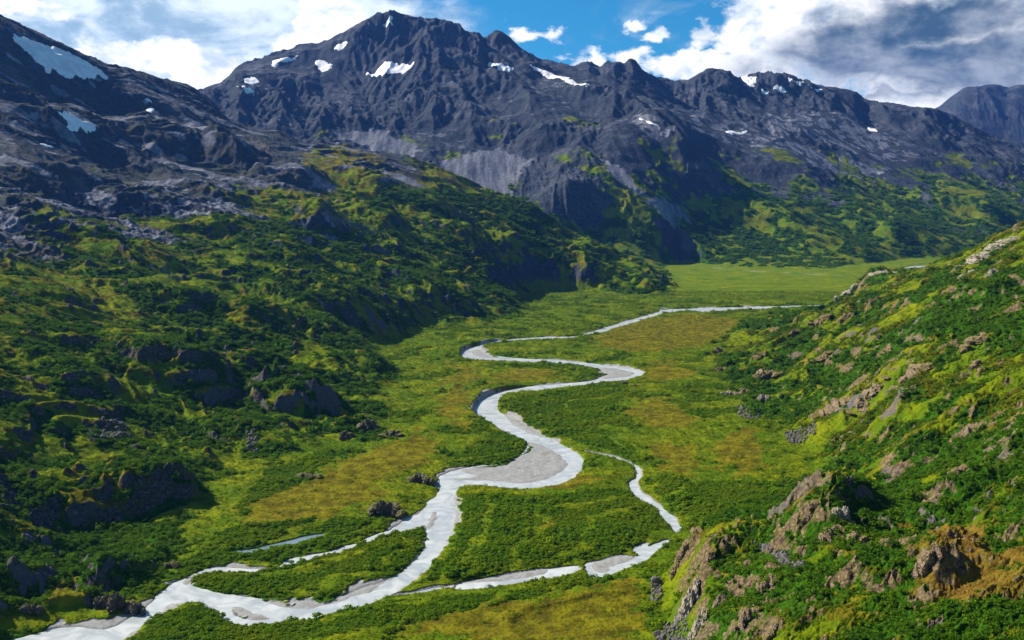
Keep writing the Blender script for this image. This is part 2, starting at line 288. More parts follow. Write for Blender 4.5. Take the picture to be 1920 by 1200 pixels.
A_ = np.zeros((n+3, n+3)); A_[:n, :n] = M - 0.0015*np.eye(n); A_[:n, n] = 1; A_[:n, n+1:] = P; A_[n, :n] = 1; A_[n+1:, :n] = P.T
W = np.linalg.solve(A_, np.concatenate([Z, [0, 0, 0]]))
NA0, NL0 = 340, 500
a0 = np.linspace(-AM, AM, NA0); l0 = np.linspace(LMIN, LMAX, NL0)
Q = np.zeros((NL0, NA0))
for i in range(NL0):
    d2 = (a0[:, None]-P[None, :, 0])**2 + (l0[i]-P[None, :, 1])**2
    Q[i] = kern(d2)@W[:n] + W[n] + W[n+1]*a0 + W[n+2]*l0[i]
print('rbf', n, round(time.time()-T0, 1))

# fine grid: columns of equal bearing, rows at equal ratio of distance (square cells everywhere)
ST = 0.00102/QUAL
NA = int(2*AM/ST)+1; NL = int((LMAX-LMIN)/(ST*1.7))+1
ga = np.linspace(-AM, AM, NA).astype(np.float32); gl = np.linspace(LMIN, LMAX, NL).astype(np.float32)
gy = np.exp(gl)[:, None]; Y = np.repeat(gy, NA, 1).astype(np.float32); X = (ga[None]*gy).astype(np.float32)
SP = (gy*ST*1.3).astype(np.float32)
H = (HCAM + resize(Q, NL, NA)*gy).astype(np.float32)
def ij(x, y):
    return (np.log(y)-LMIN)/(LMAX-LMIN)*(NL-1), (x/y+AM)/(2*AM)*(NA-1)
def hz(x, y):
    i, j = ij(np.asarray(x, float), np.asarray(y, float)); return bil(H, i, j)
def pick(u, v, skip=0):
    """where the line of sight first meets the relief"""
    a, s = ray(u, v); j = int(round((a+AM)/(2*AM)*(NA-1))); j = min(max(j, 0), NA-1)
    q = (H[:, j]-HCAM)/gy[:, 0]; i = np.argmax(q >= s) if (q >= s).any() else NL-1
    y = float(gy[i, 0]); return a*y, y
def inside(poly, x, y):
    c = np.zeros(np.shape(x), bool)
    for k in range(len(poly)):
        x0, y0 = poly[k]; x1, y1 = poly[(k+1) % len(poly)]
        if y0 == y1: continue
        c ^= ((y0 > y) != (y1 > y)) & (x < (x1-x0)*(y-y0)/(y1-y0)+x0)
    return c
def sdf(poly, x, y):
    """signed distance in metres, negative inside"""
    best = np.full(np.shape(x), 1e12, np.float32)
    for k in range(len(poly)):
        p = poly[k]; d = poly[(k+1) % len(poly)]-p; L = float(d@d)+1e-9
        t = np.clip(((x-p[0])*d[0]+(y-p[1])*d[1])/L, 0, 1)
        best = np.minimum(best, (x-p[0]-t*d[0])**2+(y-p[1]-t*d[1])**2)
    s = np.sqrt(best); return np.where(inside(poly, x, y), -s, s)
def smooth_poly(poly, k=1):
    for _ in range(k):
        a = poly*0.75+np.roll(poly, -1, 0)*0.25; b = poly*0.25+np.roll(poly, -1, 0)*0.75
        poly = np.stack([a, b], 1).reshape(-1, 2)
    return poly
def sub_sdf(polys, far=60.0, pad=80.0):
    """signed distance to a set of traced shapes over the whole grid (only computed near each)"""
    out = np.full(X.shape, far, np.float32)
    for poly in polys:
        lo = poly.min(0)-pad; hi = poly.max(0)+pad
        i0, i1 = np.searchsorted(gy[:, 0], [max(lo[1], 255), hi[1]])
        aa = poly[:, 0]/poly[:, 1]; da = pad/poly[:, 1].min()
        j0, j1 = np.searchsorted(ga, [aa.min()-da, aa.max()+da])
        if i1 <= i0 or j1 <= j0: continue
        sl = (slice(i0, i1), slice(j0, j1)); out[sl] = np.minimum(out[sl], sdf(poly, X[sl], Y[sl]))
    return out
# valley floor distance on a coarse grid
k = 4
Xc, Yc = X[::k, ::k], Y[::k, ::k]
fd_c = sdf(fl_poly, Xc, Yc)
FD = resize(fd_c, NL, NA).astype(np.float32)
FD += fbm(X, Y, 60, 4, 0.5, 3, sp=SP)*7*np.clip(Y/1200, 0.6, 3)     # ragged toe
river = [smooth_poly(fpoly(RIVER), 1)]; island = [smooth_poly(fpoly(ISLAND))]
D_riv = sub_sdf(river, 160.0, 165.0); D_isl = sub_sdf(island); D_riv = np.maximum(D_riv, -D_isl)
bars = [smooth_poly(fpoly(p)) for p in BARS]; creeks = [smooth_poly(fpoly(p)) for p in CREEK]; cbars = [smooth_poly(fpoly(p)) for p in CBARS]
D_bar = sub_sdf(bars); D_crk = sub_sdf(creeks); D_cbar = sub_sdf(cbars); D_pond = sub_sdf([smooth_poly(fpoly(POND))])
D_farw = sub_sdf([fpoly(p) for p in FARW]); D_braid = sub_sdf([fpoly(p) for p in BRAID])
print('sdf', round(time.time()-T0, 1))

# ------------------------------------------------------------------ relief detail
base = H.copy()
wf = sst(FD, 0, 25 + 0.02*Y)                     # 0 on the floor, 1 on the slopes
yb = np.interp(ga, [-.7, -.33, -.30, -.16, -.07, 0, .09, .175, .7], [4700, 4650, 4600, 4400, 4300, 4200, 4050, 4300, 4300])
mw = sst(Y-yb[None], 0, 500).astype(np.float32)  # the high mountains behind the near ridge
rgt = sst(X/Y, 0.12, 0.17)*sst(-Y, -3600, -3000)   # right-hand hillside
lft = (1-mw)*(1-rgt)
# knobs of ice-worn rock: (u, v, half width px, height m)
KNOBS = [(570,768,82,36),(330,705,125,34),(170,730,90,18),(480,690,60,16),(690,795,34,9),(648,800,20,7),(742,800,26,7),(720,690,50,10),(620,690,70,14),(250,935,110,24),(120,950,80,14),(380,930,50,10),
 (215,1095,75,18),(60,1100,70,14),(135,1140,50,9),(300,1060,50,8),(470,600,80,18),(300,560,120,18),(90,560,90,16),(640,580,90,22),(820,560,90,30),(930,575,60,14),(900,500,80,30),(1040,500,70,34),(1120,505,60,24),(1210,520,62,34),(960,450,60,22),(860,440,60,26),
 (800,395,70,30),(700,350,70,35),(560,340,60,40),(600,420,50,30),(720,420,60,35),(450,300,60,40),(330,270,90,45),(160,260,90,50),(60,330,100,30),(250,380,110,28),(420,430,110,28),(90,430,110,24),(540,480,90,26),(230,480,100,20),
 (1570,965,85,17),(1690,700,90,12),(1750,1060,110,15),(1500,700,90,12),(1650,620,100,14),(1790,770,90,13),(1850,560,90,15),(1700,850,80,10),(1420,690,50,10),(1810,930,80,10),(1300,1010,30,5),(1370,1030,50,6),(1150,470,60,12),(1200,415,55,10),(1280,400,60,14),(1350,400,60,40),(1450,420,70,40),(1560,455,80,40),(1700,440,90,50),(1860,400,90,70),(1180,275,75,40),(1090,300,50,30)]
for (u, v, hw, hh) in KNOBS:
    x0, y0 = pick(u, v); r = hw*y0/FPX; hh = hh*(1.35 if v > 520 and u < 800 else 1.2); wa = 2.2*r
    i0, i1 = np.searchsorted(gy[:, 0], [max(y0-wa, 251), y0+wa]); j0, j1 = np.searchsorted(ga, [(x0-wa)/y0-0.02, (x0+wa)/y0+0.02])
    sl = (slice(i0, i1), slice(j0, j1)); xs = X[sl]-x0; ys = Y[sl]-y0
    xs = xs+fbm(X[sl], Y[sl], r*1.1, 3, 0.5, 21)*r*0.35; ys = ys+fbm(X[sl], Y[sl], r*1.1, 3, 0.5, 27)*r*0.35
    lee = (xs*0.8-ys*0.6); lw = np.where(lee > 0, 0.85, 1.5)       # steep towards lower right
    d = np.sqrt((lee/lw)**2+((xs*0.6+ys*0.8)/1.15)**2)/r
    H[sl] += hh*(1-sst(d, 0.1, 1.3))*np.clip(wf[sl]*1.4, 0, 1)
RIBL = [([(745,30),(735,60),(700,100),(690,125)],220,60),([(830,42),(800,90),(790,130),(830,180),(880,240)],330,95),([(905,74),(930,130),(980,200),(1010,255)],320,100),([(560,103),(600,170),(640,225)],240,60),([(480,130),(520,200)],200,50),
 ([(990,102),(1050,152),(1110,172),(1170,207),(1235,250),(1285,298)],330,120),([(1062,124),(1140,157),(1220,207),(1300,258),(1380,300)],240,95),([(1187,115),(1230,170),(1290,215)],220,70),([(1340,132),(1380,180),(1410,230)],280,90),([(1440,138),(1520,190),(1600,240),(1700,290)],280,85),
 ([(1620,188),(1720,240),(1850,310)],280,75),([(1300,300),(1400,370),(1480,430),(1560,470)],230,70),([(1450,300),(1560,370),(1650,430)],230,65),([(1600,290),(1750,370),(1850,420)],230,65),([(430,290),(500,330),(560,370),(620,420)],90,22),([(60,230),(200,280),(330,330),(420,380)],110,28),([(250,180),(360,230),(440,300)],110,30)]
for pts_, w_, h_ in RIBL:
    pw = np.array([pick(*p) for p in pts_]); o_ = np.full(X.shape, 9e9, np.float32)
    i0, i1 = np.searchsorted(gy[:, 0], [pw[:, 1].min()-w_*2, pw[:, 1].max()+w_*2]); ar = pw[:, 0]/pw[:, 1]; j0, j1 = np.searchsorted(ga, [ar.min()-2*w_/pw[:, 1].min(), ar.max()+2*w_/pw[:, 1].min()])
    sl = (slice(i0, i1), slice(j0, j1)); xs = X[sl]+fbm(X[sl], Y[sl], w_*1.6, 4, 0.5, 23)*w_*0.5; ys = Y[sl]+fbm(X[sl], Y[sl], w_*1.6, 4, 0.5, 29)*w_*0.5; bd = np.full(xs.shape, 9e9, np.float32)
    for p_, q_ in zip(pw[:-1], pw[1:]):
        dv = q_-p_; tt = np.clip(((xs-p_[0])*dv[0]+(ys-p_[1])*dv[1])/(dv@dv+1e-9), 0, 1); bd = np.minimum(bd, np.hypot(xs-p_[0]-tt*dv[0], ys-p_[1]-tt*dv[1]))
    f_ = np.clip(1-bd/w_, 0, 1); H[sl] += ((0.62 if pw[0, 1] > 4500 else 1)*h_*(0.6*f_+0.4*f_*f_)*np.clip(wf[sl]*1.4, 0, 1)).astype(np.float32)
amp_l = (4.5+Y/1000*3.4)
wx = X+fbm(X, Y, 420, 3, 0.5, 31)*90; wy = Y+fbm(X, Y, 420, 3, 0.5, 37)*90
up = sst(base, 200, 420)*lft
kn = fbm(wx, wy*1.25, 210, 7, 0.52, 41, ridged=True, sp=SP)
ku = fbm((wx+wy*0.5)*0.5, (wy-wx*0.3)*1.4, 190, 7, 0.46, 47, ridged=True, sp=SP)
H += (lft*wf*((1-up)*(kn-0.35)*amp_l*0.85 + up*(ku-0.35)*amp_l*0.65)).astype(np.float32)
sm = fbm(wx, wy, 38, 5, 0.55, 53, ridged=True, sp=SP)
H += (lft*wf*(1-0.7*up)*(sm-0.3)*2.6).astype(np.float32)
kr = fbm(wx, wy, 95, 6, 0.52, 61, ridged=True, sp=SP)
H += (rgt*wf*((kr-0.35)*np.clip(3.0+Y/1000*2.5, 0, 9)+fbm(wx, wy, 230, 3, 0.5, 67)*np.clip(6+Y/1000*5, 0, 15))).astype(np.float32)
# stepped rock ledges
def ledges(w, step, k):
    t = H/step+fbm(X, Y, 240, 3, 0.5, 71)*1.5; fr = t-np.floor(t); return w*step*(sst(fr, 0.25, 0.75)-fr)*k
H += ledges(lft*wf*sst(fbm(X, Y, 300, 3, 0.5, 77), -0.2, 0.3), 22.0, 0.6).astype(np.float32)
print('slopes', round(time.time()-T0, 1))

# ---- gullies and ribs that follow the fall line, octave by octave
def gully_wave(x, y, dx, dy, seed):
    x = x+seed*7.7; y = y+seed*4.1; xi = np.floor(x).astype(np.int32); yi = np.floor(y).astype(np.int32); fx = (x-xi).astype(np.float32); fy = (y-yi).astype(np.float32)
    c = 0; W_ = 0
    for i in (-1, 0, 1, 2):
        for j in (-1, 0, 1, 2):
            px = fx-i-(_vn[(xi+i) & 255, (yi+j) & 255]-0.5)*0.9; py = fy-j-(_vm[(xi+i) & 255, (yi+j) & 255]-0.5)*0.9
            w = np.exp(-(px*px+py*py)*2.2); c = c+np.cos((px*dx+py*dy)*6.2832)*w; W_ = W_+w
    return c/W_
def gullies(rows, mask, octs, k):
    global H
    h = H[rows].astype(np.float32); x = X[rows]; y = Y[rows]; m = mask[rows]
    dl = y*(gl[1]-gl[0]); da = y*(ga[1]-ga[0]); spr = np.repeat(SP[rows], NA, 1)
    for q, wl in enumerate(octs):
        nb = int(max(1, (wl/6000/(ST*1.7))*0.35)); hb = blur(h, min(nb*nb, 40)) if nb > 1 else h
        g0, g1 = np.gradient(hb); g0 = g0/dl; g1 = g1/da
        gY = g0-g1*(x/y); gX = g1      # world gradient from the bearing/distance grid
        L = np.hypot(gX, gY)+1e-4; px_, py_ = -gY/L, gX/L
        wv = gully_wave(x/wl, y/wl, px_*1.05, py_*1.05, 5+q*3)
        f = np.clip((wl/spr-2.5)/3, 0, 1); sl = np.clip(L*1.6, 0, 1)
        wv = 1-2*np.abs(wv)**0.8 if q % 2 == 0 else wv
        h = h+m*f*sl*k*(1+0.22*q)*wl*wv
    H[rows] = h
iM = slice(int(np.searchsorted(gy[:, 0], 3900)), NL)
hi = np.clip((H-120)/800, 0.05, 1.0)
rn = fbm(wx, wy, 1100, 7, 0.5, 91, ridged=True, sp=SP)-0.4
H += (mw*wf*rn*34*hi).astype(np.float32)
rug = 0.35+0.85*sst(fbm(X, Y, 1300, 3, 0.5, 201)+fbm(X, Y, 420, 2, 0.5, 203)*0.5, -0.35, 0.3)
gullies(iM, mw*wf*rug*np.clip(hi*1.3, 0.15, 1), [480, 240, 120, 62, 33, 20], 0.043)
gullies(slice(0, NL), lft*wf*(0.25+0.75*up), [260, 120, 56, 26], 0.026)
gullies(slice(0, NL), rgt*wf*0.8, [90, 45, 22, 11], 0.035)
print('gullies', round(time.time()-T0, 1))
H += (mw*wf*rug*((fbm(wx, wy, 60, 4, 0.6, 101, ridged=True, sp=SP)-0.3)*7+(fbm(wx, wy, 190, 3, 0.6, 107, ridged=True, sp=SP)-0.35)*9)*sst(H, 60, 400)).astype(np.float32)
H += (lft*up*wf*(fbm(wx*0.7, wy*1.4, 26, 4, 0.6, 103, ridged=True, sp=SP)-0.3)*0.9).astype(np.float32)
# pull the ridges back onto their traced crests
def snap():
    global H
    pts = []; res = []
    for s in SKYL:
        for u, v, y in s:
            a, sl = ray(u, v)
            if abs(a) > AM-0.01: continue
            j = int(round((a+AM)/(2*AM)*(NA-1))); i0, i1 = np.searchsorted(gy[:, 0], [y*0.93, y*1.07])
            q = (H[i0:i1, j]-HCAM)/gy[i0:i1, 0]; kx = int(np.argmax(q))
            pts.append((a, math.log(y))); res.append(float(sl-q[kx]))
    pts = np.array(pts); res = np.array(res); aa = np.linspace(-AM, AM, 340); ll = np.linspace(LMIN, LMAX, 330)
    num = np.zeros((330, 340)); den = np.full((330, 340), 0.35)
    for (pa, plg), r in zip(pts, res):
        wgt = np.exp(-((aa[None]-pa)/0.007)**2-((ll[:, None]-plg)/0.07)**2); num += wgt*r; den += wgt
    cor = resize(num/den, NL, NA).astype(np.float32)
    H += cor*gy*np.clip(wf*2, 0, 1)
snap(); snap()
# floor: flatten, banks, bars, water beds
H = np.maximum(H, 1.5)*wf + (1-wf)*np.clip(H, 0, 6)*0
und = fbm(X, Y, 120, 5, 0.5, 111, sp=SP)*1.1+fbm(X*0.4+Y*0.3, Y, 30, 3, 0.5, 113, sp=SP)*0.35
terr = (sst(fbm(X, Y, 260, 3, 0.5, 117), -0.03, 0.06)*2.2)
floor_h = 3.0+und+terr*sst(D_riv, 10, 60)
lowd = np.minimum(np.minimum(D_riv, D_crk*1.4), D_pond)
cutb = np.zeros_like(H)
for (u_, v_) in ((868,640),(905,740),(880,775),(845,650)):
    cx_, cy_ = floor_pt(u_, v_); cutb = np.maximum(cutb, 1-sst(np.hypot((X-cx_), (Y-cy_)*0.5), 40, 90))
floor_h = np.minimum(floor_h+cutb*4, 0.6+np.clip(lowd, 0, 99)*(0.12+cutb*2.0)+und*0.4)
H += (1-wf)*floor_h
rag = fbm(X, Y, 22, 4, 0.6, 121, sp=SP)*1.8
wl_fade = np.clip(Y/1500, 1, 3)
d = D_riv+rag*wl_fade
bank = sst(d, -1.0, 2.5*wl_fade)
H = H*bank + (1-bank)*(-1.2)
dgb = D_bar+rag*1.1*wl_fade
gb = 0.9*(1-sst(dgb, -7, 1.5))*(0.8+0.6*fbm(X, Y, 14, 4, 0.6, 125, sp=SP))-0.12
inr = (d < 1.0); H = np.where(inr & (dgb < 2), np.maximum(H, gb), H)
dc = D_crk+rag*0.6
b2 = sst(dc, -2.2, 1.3); H = H*b2+(1-b2)*(-0.9)
dcb = D_cbar+rag*0.6; H = np.where((dc < 1) & (dcb < 1.5), np.maximum(H, 0.55*(1-sst(dcb, -5, 1.2))*(0.75+0.7*fbm(X, Y, 10, 4, 0.6, 127, sp=SP))-0.08), H)
dp = D_pond+rag*0.5-1.0; b3 = sst(dp, -1.4, 1.0); H = H*b3+(1-b3)*(-0.9)
b4 = sst(D_farw, -2, 8); H = H*b4+(1-b4)*(-1.5)
H = H.astype(np.float32)
print('floor', round(time.time()-T0, 1))

# ------------------------------------------------------------------ ground cover weights
gH0, gH1 = np.gradient(H); dlen = gy*(gl[1]-gl[0]); dal = gy*(ga[1]-ga[0])
sly = gH0/dlen - 0.0; slx = gH1/dal
slope = np.sqrt(sly**2+slx**2); slb = blur(slope, 2)
Hb = blur(H, 10); conv = np.clip((H-Hb)/(SP*1.2), -1, 1)     # + on knobs, - in hollows
n_a = fbm(X, Y, 330, 5, 0.55, 131, sp=SP); n_b = fbm(X, Y, 70, 5, 0.6, 137, sp=SP); n_c = fbm(X, Y, 16, 3, 0.6, 139, sp=SP)
def wpoly(pts): 
    return np.array([pick(u, v) for u, v in pts])
def region(pts, soft, seed, rag=1.0):
    p = wpoly(pts); s = np.median(p[:, 1])/1900
    d = sub_sdf([p], far=soft*s*4, pad=soft*s*4)
    return 1-sst(d+fbm(X, Y, soft*s*2.0, 4, 0.6, seed, sp=SP)*soft*s*1.3*rag+fbm(X, Y, soft*s*7.0, 3, 0.6, seed+1, sp=SP)*soft*s*1.6*(rag > 1.2), -soft*s, soft*s)
onfloor = 1-wf
# rock line: high on the left, lower beyond
rl = np.interp(ga, [-.7, -.5, -.35, -.2, -.1, -.0, .12, .3, .7], [165, 175, 225, 280, 390, 410, 420, 430, 430])[None]
rl = rl+mw*0
rock_hi = sst(base+n_a*110+n_b*40+(slb-0.45)*60, rl-45, rl+75)
rock_m = sst(H+n_a*380+n_b*150+slb*160, 360, 720)
stk = fbm((X+Y*0.5)*0.22, (Y-X*0.3), 75, 5, 0.6, 221, sp=SP)
rock_lo = rock_hi*(0.62+0.38*sst(stk, -0.25, 0.2))
rock = lft*rock_lo + mw*rock_m
green_tongue = region([(560,300),(640,270),(700,300),(760,330),(840,330),(900,360),(1000,395),(1100,450),(980,460),(860,440),(760,440),(700,400),(640,380),(600,350)], 30, 141)
rock = rock*(1-0.85*green_tongue*lft*sst(-(slb+n_b*0.4), -0.95, -0.45))
n_d = fbm(X, Y, 34, 4, 0.65, 149, sp=SP)
steep = sst(slb+n_b*0.3+n_d*0.8+n_c*0.6, 1.15, 1.55)*lft*wf + sst(slb+n_b*0.3+n_d*0.65+n_c*0.4, 1.26, 1.5)*rgt*wf + mw*sst(slb+n_b*0.2, 0.8, 1.1)*sst(H+n_a*80, 160, 360)
rock = np.clip(np.maximum(rock, steep*0.9), 0, 1)
cliff = region([(975,300),(1010,295),(1050,300),(1110,330),(1130,380),(1120,425),(1060,420),(1010,385),(960,350)], 14, 143); rock = np.maximum(rock, cliff)
# scree / pale rock
SCREE = [[(1130,300),(1160,310),(1215,370),(1280,395),(1300,420),(1260,430),(1230,395),(1180,355),(1140,325)],
 [(820,300),(870,290),(930,280),(1000,300),(960,350),(1010,390),(960,370),(900,345)],[(620,245),(700,240),(790,270),(780,295),(700,280)],
 [(560,330),(610,340),(660,400),(720,440),(690,450),(620,420),(560,380)],[(430,290),(460,340),(500,370),(470,370),(440,330)],[(230,335),(300,325),(330,350),(260,360)],
 [(1290,215),(1420,235),(1450,260),(1400,270),(1300,245)],[(1440,215),(1500,205),(1490,250),(1430,265)],[(1400,255),(1560,290),(1680,320),(1640,350),(1500,300),(1410,275)],[(1470,210),(1640,240),(1720,290),(1620,290),(1500,250)],
 [(1180,210),(1260,240),(1260,265),(1200,250)],[(300,490),(340,520),(300,525)]]
scree = np.zeros_like(H)
brk = sst(n_b*0.8+n_a*0.4+(slb-0.4)*0.5, -0.05, 0.25)
for q, pts in enumerate(SCREE): scree = np.maximum(scree, region(pts, 9, 150+q)*(brk if q in (3, 4, 5, 6, 7, 8, 9, 10) else 1)*0.85)
scree = np.maximum(scree, mw*sst(-slb, -0.66, -0.42)*sst(H+n_a*150, 420, 700)*brk*0.5)
scree = scree*(1-lft*0.45); scree = np.maximum(scree, lft*rock_hi*sst(stk+0.5*n_b+0.4*n_a, 0.12, 0.5)*0.75)
# heath (olive brown turf)
HEATH = [[(440,985),(460,930),(560,905),(640,860),(740,830),(790,790),(820,840),(790,880),(740,890),(690,940),(640,960),(540,990)],
 [(1110,625),(1200,600),(1290,588),(1480,590),(1390,605),(1340,650),(1200,660),(1120,650)],[(1160,770),(1230,745),(1310,780),(1300,810),(1220,800)],[(960,690),(1040,690),(1060,710),(960,720),(900,725)],
 [(1340,820),(1400,805),(1440,840),(1430,880),(1380,900),(1340,870)],[(1220,830),(1300,840),(1310,900),(1240,890)],[(1000,885),(1100,890),(1160,895),(1080,920),(1000,915)],[(850,680),(900,690),(890,730),(860,800),(820,780),(830,720)],
 [(1040,965),(1090,960),(1070,990),(1010,1000)],[(900,1120),(1000,1130),(1180,1080),(1210,1110),(1200,1200),(950,1200),(750,1190),(840,1150)],[(1190,690),(1260,670),(1300,700),(1230,720)],[(1500,1110),(1640,1120),(1620,1180),(1500,1150)]]
heath = np.zeros_like(H)
for q, pts in enumerate(HEATH): heath = np.maximum(heath, region(pts, 14, 170+q, 1.4))
heath *= 0.78
heath = np.maximum(heath, lft*rock_hi*sst(-stk+0.4*n_a, -0.1, 0.3))
heath = np.maximum(heath, lft*wf*sst(slb+n_d*0.5, 0.62, 0.95)*0.9*sst(n_d+n_c, -0.5, 0.15))
heath = np.maximum(heath, (lft*wf*sst(base+n_b*50, rl-150, rl-20)*sst(n_b*0.8+n_d, -0.55, 0.2)*0.95).astype(np.float32))
knobtop = sst(H-blur(H, 40)+n_b*3, 0.5, 4.0)
heath = np.maximum(heath, lft*wf*np.clip(sst(n_a+conv*0.5+n_b*0.45, 0.06, 0.4)*0.8+knobtop*0.5*sst(n_b+n_a, -0.35, 0.1), 0, 0.95))
heath = np.maximum(heath, rgt*wf*sst(n_b*0.8+n_a*0.6+conv*0.4+slb*0.3, 0.06, 0.4)*0.9)
rust = 0.85*rgt*region([(1690,990),(1760,980),(1920,1010),(1920,1140),(1850,1130),(1720,1110),(1690,1050)], 25, 190, 1.5)
# shrubs: floor thickets + slopes
THK = [ISLAND, [(850,930),(940,925),(1060,925),(1180,920),(1250,985),(1200,1015),(1160,1040),(1060,1055),(900,1085),(780,1095),(840,1040),(860,990)],
 [(820,890),(860,878),(960,866),(988,840),(980,822),(930,808),(890,830),(850,860)],[(240,1195),(300,1155),(390,1132),(430,1170),(560,1170),(640,1155),(740,1125),(900,1115),(1080,1090),(1140,1090),(960,1130),(800,1160),(640,1190),(400,1240),(240,1240)],
 [(940,770),(960,745),(1060,728),(1180,715),(1160,760),(1120,800),(1240,870),(1190,870),(1100,840),(1000,790)],[(430,990),(600,970),(750,975),(700,1000),(560,1040),(430,1060),(380,1060),(400,1000)],
 [(1210,900),(1320,900),(1480,900),(1400,960),(1290,975),(1230,930)],[(1070,690),(1128,692),(1125,708),(1080,714)],[(500,880),(640,850),(560,910),(430,960)]]
thk = np.zeros_like(H)
for q, pts in enumerate(THK): thk = np.maximum(thk, region(pts, 8, 210+q, 1.0))
scroll = sst(np.sin(D_riv/7.5+n_a*5+n_b*1.5), 0.72, 0.95)*(D_riv < 150)*sst(D_riv, 6, 14)
thk = thk*(0.55+0.45*sst(n_b+n_c*0.3, -0.35, 0.1))*(1-0.8*scroll)
sh_f = np.maximum(thk, 0.6*sst(n_b+0.5*n_a, 0.12, 0.35)*(1-heath))*(1-0.75*sst(Y, 2900, 3600))
sh_s = sst(n_b*0.9+n_a*0.6-conv*0.35+rgt*0.16, -0.22, 0.06)
sh_s = sh_s*(1-0.75*sst(base, 260, 420)*lft)
shrub = onfloor*sh_f+wf*sh_s
shrub = np.where(mw*wf > 0.3, sst(n_b*0.8+n_a*0.7-conv*0.4, -0.30, 0.05), shrub)
heath = np.maximum(heath, mw*wf*(0.15+0.35*sst(n_b*0.5-n_a*0.6+n_d*0.3, -0.15, 0.25)))
shrub = shrub*(1-rock*0.9)*(1-scree)*(1-0.75*rust)
scree = np.maximum(scree, cliff*0.34)
H += (cliff*fbm(X, Y*0.18, 55, 4, 0.6, 371, ridged=True)*7).astype(np.float32)
screeS = resize(blur(scree[::4, ::4], 2), NL, NA); Hs = resize(blur(H[::4, ::4], 5), NL, NA)
H = (H+(Hs-H)*np.clip(screeS*1.2, 0, 0.92)*wf*(1-cliff)).astype(np.float32)
# bare ground near water
gravel = np.clip(np.maximum(1-sst(d+n_b*11*wl_fade+n_c*3+1.5, 0.8, 4.5), 1-sst(dc+n_b*2, 0.4, 1.6)), 0, 1)
gravel = np.maximum(gravel, (1-sst(D_braid+rag*9, -8, 10))*sst(n_b+n_c, -0.4, 0.3)*0.45); gravel = np.maximum(gravel, (1-sst(dp, 0.2, 1.0))*0.6)
bankdirt = sst(slope, 0.5, 1.0)*onfloor*(1-gravel)*(D_riv < 12)
for arr in (heath, shrub, rock, scree, rust): arr *= (1-gravel)
print('cover', round(time.time()-T0, 1))

crag = fbm(X+n_c*3, Y, 17, 4, 0.6, 351, ridged=True, sp=SP)*0.5+fbm(X*1.2, Y*0.8, 41, 3, 0.55, 357, ridged=True, sp=SP)
H += ((1-mw)*wf*(1-0.85*up)*(1-0.4*rgt)*np.clip(rock+0.25*heath, 0, 1)*(crag-0.5)*np.clip(2.4+Y/1000*1.1, 0, 5.5)).astype(np.float32)
H += ((1-mw)*wf*(1-rock)*fbm(X, Y, 9, 2, 0.5, 361, sp=SP)*0.8).astype(np.float32)
